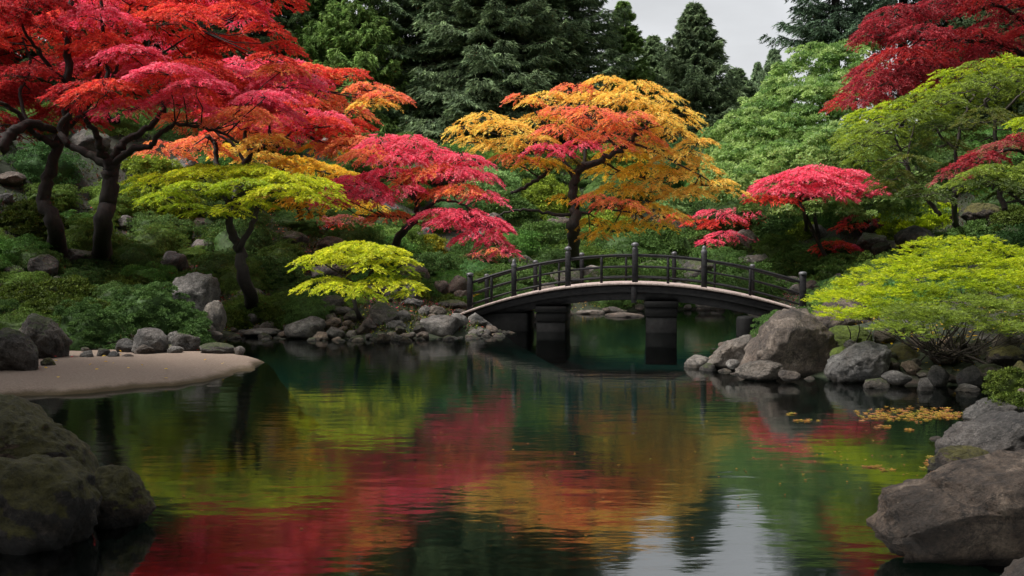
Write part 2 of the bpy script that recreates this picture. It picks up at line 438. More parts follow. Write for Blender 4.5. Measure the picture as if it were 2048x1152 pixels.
# deck planks
m, n, l, o = new_mat('weathered_deck_planks')
tcn = n.new('ShaderNodeTexCoord')
br = n.new('ShaderNodeTexWave'); br.wave_type = 'BANDS'; br.bands_direction = 'X'; br.wave_profile = 'SAW'; br.inputs['Scale'].default_value = 2.1; br.inputs['Distortion'].default_value = 0
l.new(tcn.outputs['Object'], br.inputs['Vector'])
rw = ramp(n, l, br.outputs['Fac'], [(.0, (.15, .15, .15)), (.08, (1, 1, 1))])
a = noise_node(n, l, 5, 6, .7, tcn.outputs['Object'])
rr = ramp(n, l, a.outputs['Fac'], [(.3, (.24, .18, .16)), (.7, (.42, .34, .31))])
c = mixc(n, l, 1.0, rr.outputs[0], rw.outputs[0], 'MULTIPLY')
p = n.new('ShaderNodeBsdfPrincipled'); l.new(c, p.inputs['Base Color']); p.inputs['Roughness'].default_value = .8
l.new(p.outputs[0], o.inputs[0]); M_DECK = m

# ------------------------------------------------------------------ ground, pond, sand
gx = np.concatenate([[-500, -300, -180, -110, -75, -55], np.arange(-42, -16, .8), np.arange(-16, 16, .22), np.arange(16, 42, .8), [45, 55, 75, 110, 180, 300, 500]])
gy = np.concatenate([[-300, -150, -70, -35, -18, -8, -4, -1], np.arange(1, 50, .25), np.arange(50, 80, 1.2), [85, 95, 110, 140, 200, 320, 600]])
GX, GY = np.meshgrid(gx, gy)
GZ = ground(GX.ravel(), GY.ravel())
def grid_faces(nx, ny):
    i = np.arange(ny - 1)[:, None] * nx + np.arange(nx - 1)[None]
    return np.stack([i, i + 1, i + nx + 1, i + nx], -1).reshape(-1)
tag(mesh_np('ground', np.stack([GX.ravel(), GY.ravel(), GZ], 1), grid_faces(len(gx), len(gy)), 4, M_GROUND, smooth=True), 'brown soil and moss hillside around the pond', kind='structure')
wx, wy = np.linspace(-19, 16, 8), np.linspace(1.5, 48, 10)
WX, WY = np.meshgrid(wx, wy)
tag(mesh_np('water', np.stack([WX.ravel(), WY.ravel(), np.zeros(WX.size)], 1), grid_faces(8, 10), 4, M_WATER), 'still dark green pond water with reflections', kind='structure')
sx_, sy_ = np.arange(-18, -3.4, .1), np.arange(12.2, 22.6, .1)
SX, SY = np.meshgrid(sx_, sy_)
sd = -sdist(SAND, SX.ravel(), SY.ravel()) + .06 * np.sin(SX.ravel() * 3.1) * np.sin(SY.ravel() * 2.3) + .05 * np.sin(SX.ravel() * 7.3 + 2 * np.sin(SY.ravel() * 3)) + .03 * np.sin(SX.ravel() * 15 + SY.ravel() * 4)
sh = np.where(sd < 0, np.maximum(sd * 1.3, -1.7), .13 * (1 - np.exp(-np.maximum(sd, 0) / .22)) + .02 * np.clip(sd, 0, 4))
sh = sh + .006 * np.sin(SX.ravel() * 5 + SY.ravel() * 3)
tag(mesh_np('sand', np.stack([SX.ravel(), SY.ravel(), sh], 1), grid_faces(len(sx_), len(sy_)), 4, M_SAND, smooth=True), 'pale sand spit reaching into the pond', kind='structure')

# ------------------------------------------------------------------ foliage
PAL = {
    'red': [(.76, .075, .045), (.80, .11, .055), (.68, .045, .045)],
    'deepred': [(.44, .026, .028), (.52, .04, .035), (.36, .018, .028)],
    'pink': [(.90, .11, .19), (.84, .075, .16), (.92, .19, .26)],
    'coral': [(.92, .28, .12), (.88, .19, .12), (.92, .36, .10)],
    'orange': [(.95, .62, .11), (.95, .68, .15), (.95, .52, .09)],
    'amber': [(.94, .60, .05), (.94, .54, .05), (.86, .60, .05)],
    'olive': [(.26, .25, .015), (.34, .28, .02), (.20, .22, .02)],
    'chart': [(.58, .62, .02), (.66, .66, .03), (.46, .54, .02)],
    'lime': [(.36, .47, .015), (.44, .52, .02), (.27, .38, .015)],
    'crimson': [(.34, .022, .036), (.42, .036, .05), (.24, .018, .026)],
    'green': [(.075, .14, .03), (.095, .17, .038), (.06, .115, .026)],
    'yg': [(.19, .27, .03), (.25, .33, .035), (.14, .20, .025)],
    'light': [(.22, .37, .12), (.28, .43, .15), (.16, .29, .09)],
    'dusty': [(.36, .10, .08), (.42, .08, .09), (.30, .12, .07)],
}
class Leaves:
    def __init__(s): s.p = []; s.d = []; s.n = []; s.L = []; s.W = []; s.c = []
    def add(s, p, d, nrm, L, W, c):
        N = len(p)
        s.p.append(p); s.d.append(d); s.n.append(nrm)
        s.L.append(np.broadcast_to(L, (N,))); s.W.append(np.broadcast_to(W, (N,))); s.c.append(np.broadcast_to(c, (N, 3)))
    def arrays(s):
        p, d, nn = np.concatenate(s.p), np.concatenate(s.d), np.concatenate(s.n)
        L, W, c = np.concatenate(s.L)[:, None], np.concatenate(s.W)[:, None], np.concatenate(s.c)
        d = d / (np.linalg.norm(d, axis=1)[:, None] + 1e-9)
        sd = np.cross(d, nn); sd /= np.linalg.norm(sd, axis=1)[:, None] + 1e-9
        up = np.cross(sd, d)
        N = len(p)
        V = np.empty((N, 4, 3), np.float32)
        V[:, 0] = p; V[:, 1] = p + d * L * .45 + sd * W / 2 + up * L * .06
        V[:, 2] = p + d * L; V[:, 3] = p + d * L * .45 - sd * W / 2 + up * L * .06
        return V.reshape(-1, 3), np.arange(N * 4, dtype=np.int32), np.repeat(c, 4, axis=0)
    def build(s, name, mat, parent=None, origin=None, extra=None):
        V, f, c = s.arrays()
        npf = np.full(len(f) // 4, 4, np.int32)
        if extra is not None:
            eV, eF, eC = extra
            f = np.concatenate([f, eF + len(V)]); npf = np.concatenate([npf, np.full(len(eF) // 4, 4, np.int32)])
            V = np.concatenate([V, eV]); c = np.concatenate([c, np.broadcast_to(eC, (len(eV), 3))])
        if parent is not None and origin is None: origin = np.array(parent.location)
        return mesh_np(name, V, f, npf, mat, col=c, parent=parent, origin=origin)
def rnd(a, b, n): return rng.uniform(a, b, n)
def unit(v): return v / (np.linalg.norm(v, axis=-1, keepdims=True) + 1e-9)
def pick(cols, n):
    c = np.array(PAL[cols] if isinstance(cols, str) else cols, float)
    return c[rng.integers(0, len(c), n)]
def pad(L, C, rx, ry, rz, cols, ll, lw, dens=1.0, k=1.0, droop=.5, m=26, up=0.0):
    """one leafy layer of a crown: sprays fanning out over a shallow dome. k: metres per photo pixel, dens: coverage"""
    area = rx * ry / (k * k)
    ns = max(12, int(area / 22 * dens))
    rr, th = np.sqrt(rng.random(ns)) * .92, rnd(0, 2 * math.pi, ns)
    o = np.stack([C[0] + rx * rr * np.cos(th), C[1] + ry * rr * np.sin(th), C[2] + rz * (1 - 1.6 * rr * rr) + rng.normal(0, rz * .16, ns)], 1)
    tl = rng.normal(0, .13, 2); o[:, 2] += (o[:, 0] - C[0]) * tl[0] + (o[:, 1] - C[1]) * tl[1]
    az = th + rng.normal(0, .45, ns)
    ln = rnd(.2, .55, ns) * min(rx, 40 * k) + 5 * k
    hd = np.stack([np.cos(az), np.sin(az) * .8, np.zeros(ns)], 1)
    sl = up - droop * rr * rnd(.4, 1.3, ns)
    t = np.sort(rng.random((ns, m)), axis=1) ** .9
    pos = o[:, None] + hd[:, None] * (ln[:, None] * t)[..., None]
    pos[..., 2] += ln[:, None] * (sl[:, None] * t - .32 * droop * t * t)
    lat = np.stack([-hd[:, 1], hd[:, 0], np.zeros(ns)], 1)
    side = rng.choice([-1, 1], (ns, m)) * rnd(.1, 1, (ns, m))
    pos += lat[:, None] * (side * ln[:, None] * .2 * (1.05 - t))[..., None]
    pos[..., 2] += rng.normal(0, .035, (ns, m)) * ln[:, None]
    d = hd[:, None] * .9 + lat[:, None] * (side * .75)[..., None] + rng.normal(0, .22, (ns, m, 3))
    d[..., 2] += sl[:, None] * .8 - .25 * droop
    nn = rng.normal(0, .75, (ns, m, 3)); nn[..., 2] += .8
    base = pick(cols, ns) * rnd(.78, 1.18, (ns, 1))
    c = base[:, None] * rnd(.75, 1.2, (ns, m, 1))
    N = ns * m
    L.add(pos.reshape(N, 3), d.reshape(N, 3), nn.reshape(N, 3), rnd(.6, 1.25, N) * ll * .6, rnd(.7, 1.2, N) * lw * .52, np.minimum(c.reshape(N, 3), .95))
def in_poly(poly, x, y):
    ins = False; n = len(poly)
    for i in range(n):
        ax, ay = poly[i]; bx, by = poly[(i + 1) % n]
        if (ay > y) != (by > y) and x < (bx - ax) * (y - ay) / (by - ay) + ax: ins = not ins
    return ins
def fill_pads(poly, n, w, h, dY, colfn, seed=1, gap=.55):
    rs = random.Random(seed); res = []
    xs = [q[0] for q in poly]; ys = [q[1] for q in poly]; tries = 0
    while len(res) < n and tries < 6000:
        tries += 1
        x, y = rs.uniform(min(xs), max(xs)), rs.uniform(min(ys), max(ys))
        if not in_poly(poly, x, y): continue
        ww = rs.uniform(*w); hh = ww * rs.uniform(*h)
        if any(abs(x - a) < gap * (ww + b) * .5 and abs(y - c) < gap * (hh + d) for a, c, b, d, _, _ in res): continue
        res.append((x, y, ww, hh, rs.uniform(-dY, dY), colfn(x, y, rs)))
    return res
def maple(name, label, cat, Y0, base, limbs, pads, r0, leaf=(9, 3.2), dens=1.0, droop=.5, m=26, bark=None, twig=1.0, twr=1.6, root=None, group=None):
    """limbs: lists of (px, py, dY) with (r_start, r_end) in photo px; pads: (px, py, half width, half height, dY, colours)"""
    k = Y0 / F
    bp_ = hit(*base) if root is None else np.array(root)
    t = tag(empty(name, bp_), label, cat, group)
    mb = MB(); nodes = []
    for i, (pts, ra, rb) in enumerate(limbs):
        q = [P(x, y, Y0 + dy) for x, y, dy in pts]
        if i == 0:
            q[0] = np.array([bp_[0], bp_[1], bp_[2] - .25])
        q = np.array(q)
        # smooth resample (Catmull-Rom) with slight wander
        N = 6; pp = []
        for j in range(len(q) - 1):
            a0, a1, a2, a3 = q[max(j - 1, 0)], q[j], q[j + 1], q[min(j + 2, len(q) - 1)]
            for s in range(N):
                u = s / N
                pp.append(.5 * ((2 * a1) + (a2 - a0) * u + (2 * a0 - 5 * a1 + 4 * a2 - a3) * u * u + (3 * a1 - a0 - 3 * a2 + a3) * u ** 3))
        pp.append(q[-1]); pp = np.array(pp)
        pp[1:-1] += rng.normal(0, 1.0, (len(pp) - 2, 3)) * k * min(2.2, ra * .25)
        u = np.linspace(0, 1, len(pp))
        rad = (ra + (rb - ra) * u ** .8) * k
        if i == 0: rad = rad * (1 + .55 * np.exp(-u * 9))
        mb.tube(pp, rad, 10 if ra > 5 else 6, .07)
        nodes.append(pp[2 if i else len(pp) // 3:])
    nodes = np.concatenate(nodes)
    L = Leaves()
    for (x, y, w, h, dy, cols) in pads:
        C = P(x, y, Y0 + dy); kk = (Y0 + dy) / F
        rx, rz = w * kk, h * kk; ry = rx * .85
        pad(L, C, rx, ry, rz, cols, leaf[0] * k, leaf[1] * k, dens, k, droop, m)
        if twig > 0:
            hub = C + np.array([0, 0, -rz * .35])
            dd = np.linalg.norm((nodes - hub) * (1, .6, 1.6), axis=1); nd = nodes[int(dd.argmin())]
            mid = (nd + hub) / 2 + rng.normal(0, 1, 3) * k * 4 + np.array([0, 0, -2 * k])
            mid2 = nd * .25 + hub * .75 + rng.normal(0, 1, 3) * k * 3
            mb.tube([nd, mid, mid2, hub], np.array([twr, twr * .8, twr * .6, twr * .5]) * k, 5, .05, False)
            for _ in range(int(5 * twig)):
                a = rng.uniform(0, 2 * math.pi); e = C + np.array([rx * .8 * math.cos(a), ry * .8 * math.sin(a), -rz * .35])
                md = hub * .5 + e * .5 + rng.normal(0, 1, 3) * k * 3 + np.array([0, 0, rz * .35])
                mb.tube([hub, md, e], np.array([twr * .5, twr * .38, twr * .2]) * k, 4, 0, False)
    mb.build('trunk', bark or M_BARK, t, smooth=True)
    L.build('crown', M_LEAF, t)
    return t
def core_shape(rx, ry, h, seed, lump=.18, sc=1.0):
    """lumpy half-dome kept under the leaves so that a dense shrub is not see-through"""
    nu, nv = 18, 8; V = []
    for j in range(nv + 1):
        ph = j / nv * math.pi / 2
        for i in range(nu):
            a = i / nu * 2 * math.pi
            q = Vector((math.cos(a) * math.cos(ph), math.sin(a) * math.cos(ph), math.sin(ph)))
            f = sc * (1 + lump * noise.noise(q * 2.3 + Vector((seed, seed * 1.7, 0))))
            V.append((q.x * rx * f, q.y * ry * f, q.z * h * f))
    V += [(V[i][0] * .85, V[i][1] * .85, -.8 * h) for i in range(nu)]
    Fc = []
    for i in range(nu):
        k = (i + 1) % nu; Fc += [(nv + 1) * nu + i, (nv + 1) * nu + k, k, i]
    for j in range(nv):
        for i in range(nu):
            k = (i + 1) % nu
            Fc += [j * nu + i, j * nu + k, (j + 1) * nu + k, (j + 1) * nu + i]
    return np.array(V, np.float32), np.array(Fc, np.int32)
def dome_foliage(rx, ry, h, nclump, cr, nleaf, ll, lw, cols, seed, flat=.7, spiky=.5, lump=.25, low=0.0, L=None, C=(0, 0, 0)):
    """leaf clumps over an uneven dome"""
    L = L or Leaves(); C = np.array(C, float)
    u = rnd(low, 1, nclump); u = np.sign(u) * np.abs(u) ** .8; a = rnd(0, 2 * math.pi, nclump)
    cz = u; cxy = np.sqrt(np.maximum(0, 1 - cz * cz))
    q = np.stack([np.cos(a) * cxy, np.sin(a) * cxy, cz], 1)
    f = rnd(.82, 1.02, nclump) * (1 + lump * np.array([noise.noise(Vector(v) * 2.3 + Vector((seed, seed * 1.7, 0))) for v in q]))
    cen = q * np.array([rx, ry, h]) * f[:, None]
    R_ = cr * rnd(.6, 1.25, nclump)
    v = rng.normal(size=(nclump, nleaf, 3)); v[..., 2] = np.abs(v[..., 2]) * .9 - .15; v += q[:, None] * .5; v = unit(v)
    pos = cen[:, None] + v * (R_[:, None, None] * rnd(.75, 1.05, (nclump, nleaf, 1))) * np.array([1, 1, flat])
    tg = rng.normal(size=v.shape); tg -= (tg * v).sum(-1, keepdims=True) * v; tg = unit(tg)
    d = tg * (1 - spiky * .6) + v * (.25 + spiky * .6); d[..., 2] += spiky * .4
    nn = unit(rng.normal(size=v.shape) * .45 + v)
    base = pick(cols, nclump) * rnd(.88, 1.12, (nclump, 1))
    c = base[:, None] * rnd(.82, 1.2, (nclump, nleaf, 1))
    N = nclump * nleaf
    L.add((pos + C).reshape(N, 3), d.reshape(N, 3), nn.reshape(N, 3), rnd(.6, 1.3, N) * ll, rnd(.7, 1.2, N) * lw, c.reshape(N, 3))
    return L

def conifer_mesh(name, H, Rb, seed, cols, nb=300, nbr=15, nl=17, ll=.42, lw=.10, sag=.35, top=.05, bare=.04, power=.8):
    """needle foliage of a spruce: whorled limbs that sag and lift at the tip, hung with short side sprays; returns foliage and wood meshes"""
    L = Leaves(); mb = MB()
    mb.tube([(0, 0, -.5), (.05, 0, H * .3), (0, .05, H * .7), (0, 0, H)], [Rb * .075, Rb * .06, Rb * .03, .02], 8, .04)
    z = np.sort(H * (bare + (1 - bare) * rng.random(nb) ** 1.15)); az = np.arange(nb) * 2.39996 + rng.normal(0, .3, nb)
    fr = z / H
    ln = Rb * ((1 - fr) ** power * rnd(.72, 1.12, nb) + top * .4)
    for i in range(nb):
        hd = np.array([math.cos(az[i]), math.sin(az[i]), 0]); lat = np.array([-hd[1], hd[0], 0]); l0 = ln[i]
        t = np.linspace(.12, 1, nbr)
        dz = .12 * (fr[i] * 1.5) * t - sag * t ** 1.4 * (1.25 - fr[i]) + .22 * t ** 4
        axis = np.array([0, 0, z[i]]) + hd * (l0 * t)[:, None]; axis[:, 2] += l0 * dz
        if i % 3 == 0: mb.tube(np.vstack([[0, 0, z[i]], axis[::5]]), np.linspace(.05, .015, 1 + len(axis[::5])) * l0 * .35, 4, 0, False)
        sl = l0 * (.34 - .24 * t) * rnd(.7, 1.25, nbr) + .15
        for s in (-1, 1):
            u = rng.random((nbr, nl))
            fw = rnd(.2, .7, (nbr, 1))
            p = axis[:, None] + lat * (s * u * sl[:, None] * .85)[..., None] + hd * (u * sl[:, None] * fw)[..., None]
            p[..., 2] -= .42 * u * u * sl[:, None] + rnd(0, .22, u.shape) * (.3 + .7 * (1 - u)) * sl[:, None] * .8
            d = lat * (s * rnd(.2, 1, u.shape))[..., None] + hd * rnd(.2, .9, u.shape)[..., None] + rng.normal(0, .25, u.shape + (3,))
            d[..., 2] -= .42
            nn = rng.normal(0, .6, u.shape + (3,)); nn[..., 2] += .8
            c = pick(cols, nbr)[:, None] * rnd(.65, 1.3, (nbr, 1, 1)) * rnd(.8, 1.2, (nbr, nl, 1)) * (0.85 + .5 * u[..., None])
            N = u.size
            L.add(p.reshape(N, 3), d.reshape(N, 3), nn.reshape(N, 3), rnd(.6, 1.2, N) * ll, rnd(.7, 1.2, N) * lw, c.reshape(N, 3))
    return L, mb
def copy_tree(o):
    c = o.copy(); COL.objects.link(c)
    for ch in [x for x in bpy.data.objects if x.parent == o]:
        d = ch.copy(); COL.objects.link(d); d.parent = c
    return c

# ------------------------------------------------------------------ rocks
def ico(sub):
    import bmesh
    b = bmesh.new(); bmesh.ops.create_icosphere(b, subdivisions=sub, radius=1.0)
    v = np.array([x.co for x in b.verts]); f = np.array([[y.index for y in x.verts] for x in b.faces], np.int32).ravel(); b.free()
    return v, f
ICO = {3: ico(3), 4: ico(4), 5: ico(5)}
def rock_shape(seed, sub=4, cuts=9, soft=.1, rough=.07, outline=None, cutlo=.62, fine=.028):
    V, Fc = ICO[sub]; V = V.copy(); rs = np.random.default_rng(seed)
    for _ in range(cuts):
        nrm = rs.normal(size=3); nrm[2] *= .8; nrm /= np.linalg.norm(nrm); d = rs.uniform(cutlo, .93)
        e = V @ nrm - d
        e = np.where(e > soft, e, np.where(e > -soft, (e + soft) ** 2 / (4 * soft), 0))
        V = V - e[:, None] * nrm * .93
    off = Vector(rs.uniform(-50, 50, 3))
    disp = np.array([noise.fractal(Vector(v) * 1.3 + off, .9, 2.1, 5) * rough * 1.6 + noise.fractal(Vector(v) * 5 + off, .7, 2.2, 5) * fine * 2.4 + abs(noise.noise(Vector(v) * 2.6 + off)) * rough * .5 for v in V])
    V = V * (1 + disp)[:, None]
    if outline is not None:
        ol = np.array(outline, float); mn, mxx = ol.min(0), ol.max(0); c = (mn + mxx) / 2; q = (ol - c) / ((mxx - mn) / 2); q[:, 1] *= -1
        ang = np.arctan2(V[:, 2], V[:, 0]); rad = np.zeros(len(V))
        for i in range(len(V)):
            dx, dz = math.cos(ang[i]), math.sin(ang[i]); best = .5
            for j in range(len(q)):
                a, b = q[j], q[(j + 1) % len(q)]; ex, ez = b - a
                det = dx * -ez + dz * ex
                if abs(det) < 1e-9: continue
                t = (a[0] * -ez + a[1] * ex) / det; s = (dx * a[1] - dz * a[0]) / det
                if t > 0 and -1e-6 <= s <= 1 + 1e-6: best = t
            rad[i] = best
        m2 = V.copy(); m2[:, 0] *= rad; m2[:, 2] *= rad; V = m2
    mn, mxx = V.min(0), V.max(0)
    V = (V - (mn + mxx) / 2) / ((mxx - mn) / 2)
    return V, Fc
ROCKN = [0]
ITEMS = []     # (label phrase, px, py) landmarks
def rock(x0, y0, x1, y1, label, mat='grey', z=None, sub=4, cuts=9, depth=.85, outline=None, sink=.14, seed=None, tint=(1, 1, 1), Y=None, name='boulder', group=None, rough=.07, soft=.1, cutlo=.62):
    ROCKN[0] += 1
    seed = seed if seed is not None else 100 + ROCKN[0]
    V, Fc = rock_shape(seed, sub, cuts, soft, rough, outline, cutlo)
    cx = (x0 + x1) / 2
    if Y is None: Y = hit(cx, y1)[1] if z is None else Yw(y1, z)
    w = (x1 - x0) * Y / F; top = P(cx, y0, Y)[2]; bot = P(cx, y1, Y)[2]
    h = top - bot; hb = h * (1 + sink)
    dep = max(w * depth, h * .6)
    yc = Y + dep * .35
    kx = yc / Y
    w *= kx; top = P(cx, y0, yc)[2] if h > .1 else top
    zt = top; zb = bot - h * sink
    ctr = P(cx, y0, yc)
    V = V * np.array([w / 2, dep / 2, (zt - zb) / 2])
    org = np.array([ctr[0], yc, zb])
    o = mesh_np(name, V + np.array([0, 0, (zt - zb) / 2]), Fc, 3, RK[mat], smooth=True)
    o.location = Vector([float(a) for a in org]); o.color = (*tint, 1)
    tag(o, label, 'rock' if name == 'stone' else 'boulder', group)
    return o

# ------------------------------------------------------------------ bridge
def bridge():
    YA, YB = 28.6, 27.4
    def fy(px): return YA + (YB - YA) * (px - 940) / 665.0
    dpx = np.array([915, 940, 1028, 1136, 1200, 1270, 1340, 1408, 1500, 1605, 1640]); dpy = np.array([629, 620, 592, 573, 567, 565, 567.5, 575, 592, 621, 633])
    cf = np.polyfit((dpx - 1270) / 350.0, dpy, 4)
    def dy(px): return np.polyval(cf, (px - 1270) / 350.0)
    def front(px, off=0.0):
        Y = fy(px); q = P(px, dy(px), Y); q[2] += off; return q
    a, b = front(940), front(1605)
    ax = (b - a); ax[2] = 0; ax /= np.linalg.norm(ax); nrm = np.array([-ax[1], ax[0], 0])       # points away from the camera
    rz = math.atan2(ax[1], ax[0])
    W = 1.75
    t = tag(empty('arched_footbridge', [0, 0, 0]), 'black arched wooden footbridge with curved rails over the pond', 'bridge')
    t.location = Vector([float(v) for v in (a[0], a[1], 0)])
    pxs = np.linspace(922, 1622, 60)
    line = np.array([front(x) for x in pxs])
    mb = MB(); mb.sweep(line + nrm * (W / 2 - .03) + np.array([0, 0, -.025]), W + .26, .065); mb.build('deck', M_DECK, t)
    for s in (0, 1):
        mb = MB(); q = line + nrm * (W * s + (-.06 if s == 0 else .06)) + np.array([0, 0, -.17]); mb.sweep(q, .10, .2); mb.build('edge_beam', M_BLACK, t)
        u = np.abs((pxs - 1275) / 350.0); hh = .36 + .02 * u
        mb = MB(); q = line + nrm * (W * s + (.14 if s == 0 else -.14)); q[:, 2] -= .07 + hh / 2 + .06; mb.sweep(q[2:-2], .16, hh[2:-2]); mb.build('girder', M_BLACK, t)
    mb = MB()
    for x in np.linspace(960, 1590, 9):
        q = front(x) + nrm * W / 2; mb.box((q[0], q[1], q[2] - .25), (.14, W - .2, .16), rz)
    mb.build('cross_beam', M_BLACK, t)
    q = front(1268) - nrm * .10; mb = MB(); mb.box((q[0], q[1], q[2] - .34), (.15, .08, .46), rz, 0, .01); mb.build('bracket', M_BLACK, t)
    def post(x, side, top, w=.17, bot=-.12, cap=None, name='post'):
        q = front(x) + nrm * (W - .02 if side else .0)
        mb = MB(); mb.box((q[0], q[1], q[2] + (top + bot) / 2), (w, w, top - bot), rz, 0, .015); o = mb.build(name, M_BLACK, t)
        if cap:
            mb = MB(); c = (q[0], q[1], q[2] + top)
            if cap == 'ball': mb.lathe(c, [(w * .48, -.02), (w * .5, .01), (w * .3, .03), (w * .3, .055), (w * .62, .075), (w * .66, .105), (w * .5, .14), (w * .2, .165), (.005, .172)], 14)
            elif cap == 'onion': mb.lathe(c, [(w * .5, -.02), (w * .58, .02), (w * .58, .07), (w * .38, .1), (w * .42, .14), (w * .3, .19), (.006, .22)], 14)
            else: mb.lathe(c, [(w * .62, -.03), (w * .68, .0), (w * .66, .035), (w * .4, .06), (.01, .07)], 14)
            ch = mb.build('cap', M_CAP, t, smooth=True)
            ch.parent = o; ch.matrix_parent_inverse.identity(); ch.location = (0, 0, 0)
            o.location = (0, 0, 0)
    for x, top, cap, w in ((940, 1.0, 'flat', .155), (1028, .84, 'onion', .14), (1136, .96, 'ball', .155), (1270, .96, 'ball', .165), (1408, .95, 'onion', .155), (1605, 1.0, 'flat', .17)):
        post(x, 0, top, w, cap=cap)
    for x in (983, 1080, 1203, 1336, 1500): post(x, 0, .76, .075, .0, name='baluster')
    def back_px(px): return 1024 + (px - 1024) * (fy(px) + W) / fy(px)
    for x in (955, 1058, 1156, 1352, 1518, 1622): post(x, 1, .86, .12, cap='flat')
    for x in (1108, 1250, 1438): post(x, 1, .74, .065, .0, name='baluster')
    seg = np.linspace(936, 1609, 60)
    for s in (0, 1):
        base = np.array([front(x) for x in seg]) + nrm * (W - .02 if s else 0.0)
        for h, r in ((.76, .042), (.44, .028), (.14, .028)):
            mb = MB(); mb.tube(base + np.array([0, 0, h]), r, 10); mb.build('rail', M_BLACK, t, smooth=True)
    for x, w in ((1102, .82), (1323, .86)):
        q = front(x) + nrm * W / 2; zt = q[2] - .5
        o = None
        for i, (z0, z1, g) in enumerate(((zt - .17, zt, .08), (zt - .43, zt - .18, .03), (-.9, zt - .44, 0))):
            mb = MB(); mb.box((q[0], q[1], (z0 + z1) / 2), (w + g, W + .1 + g, z1 - z0), rz, 0, .02)
            ob = mb.build('pier' if i == 2 else 'block', M_PIER, t)
            if i == 0: first = ob
            elif i == 1: second = ob
            else:
                for k_ in (first, second): k_.parent = ob; k_.location = (0, 0, 0)
    q = front(1010) + nrm * W / 2; mb = MB(); mb.box((q[0], q[1], .02), (1.3, W + .1, 1.0), rz, 0, .03); mb.build('abutment', M_PIER, t)
    # stump below the far end of the deck
    s0 = P(1491, 633, 26.9); mb = MB(); mb.lathe((s0[0], s0[1], 0), [(.25, -.7), (.25, s0[2] - .06), (.21, s0[2]), (.06, s0[2] + .02)], 14)
    s = mb.build('timber_stump', M_PIER, origin=np.array([s0[0], s0[1], -.6]), smooth=True); tag(s, 'round black timber stump in the water under the bridge end by the big boulder', 'stump')
    # landing path at the far end
    mb = MB(); e = front(1622) + nrm * W / 2
    pts = [e + ax * .0 + np.array([0, 0, -.03]), e + ax * .8 + np.array([0, 0, -.12]), e + ax * 1.8 + nrm * .3 + np.array([0, 0, -.2]), e + ax * 3.4 + nrm * 1.2 + np.array([0, 0, -.2])]
    mb.sweep(pts, W + .2, .3); p_ = mb.build('path', RK['pale']); p_.color = (.8, .75, .7, 1); tag(p_, 'pale worn path leaving the bridge', kind='structure')
bridge()

# ------------------------------------------------------------------ rocks placed one by one
rock(-90, 905, 190, 1120, 'large round dark boulder covered in brown green moss at the water edge', 'wet', 0, 5, 7, .8, [(-90, 1120), (-90, 915), (-30, 905), (60, 908), (130, 925), (178, 958), (190, 1005), (182, 1060), (150, 1120)], .25, Y=7.1, soft=.2)
rock(-120, 778, 198, 945, 'long rounded brown boulder with moss stacked on the mossy boulder by the sand', 'wet', 0, 5, 6, .7, [(-120, 945), (-120, 790), (-40, 778), (30, 790), (100, 820), (160, 858), (195, 905), (196, 938), (150, 945)], .5, Y=8.4, soft=.2, tint=(2.1, 1.9, 1.75))
rock(180, 930, 308, 1052, 'small wet boulder with ochre moss sloping into the water beside the large mossy one', 'wet', 0, 5, 6, .9, [(180, 1052), (180, 940), (215, 930), (255, 931), (290, 965), (308, 1000), (280, 1035), (230, 1052)], .3, Y=7.7, soft=.15, tint=(2.0, 1.85, 1.7))
rock(-30, 655, 82, 748, 'tall smooth brown boulder standing at the back of the sand', 'mossy', .12, 5, 5, .9, [(-30, 748), (-30, 690), (0, 657), (30, 660), (62, 685), (78, 715), (80, 745)], soft=.2)
rock(35, 626, 134, 722, 'rounded grey boulder with streaky pale top behind the tall brown boulder', 'mossy', None, 5, 6, .9, [(35, 722), (38, 650), (60, 628), (90, 635), (125, 660), (134, 685), (125, 715)], soft=.15, tint=(1.2, 1.2, 1.2), Y=18.9)
rock(82, 715, 114, 738, 'small dark flat stone lying on the sand by the tall brown boulder', 'wet', .12, 4, 4, name='stone', soft=.2)
rock(308, 544, 437, 650, 'big pale grey boulder with rounded top behind the clipped juniper', 'pale', None, 5, 7, .7, [(308, 650), (312, 580), (340, 555), (375, 544), (415, 553), (434, 580), (437, 610), (430, 650)], Y=25.6, tint=(1, 1, 1.02), soft=.15)
rock(408, 600, 454, 660, 'upright pale brown stone leaning on the big pale boulder', 'pale', None, 4, 6, .7, Y=24.6, tint=(.7, .65, .6), name='stone')
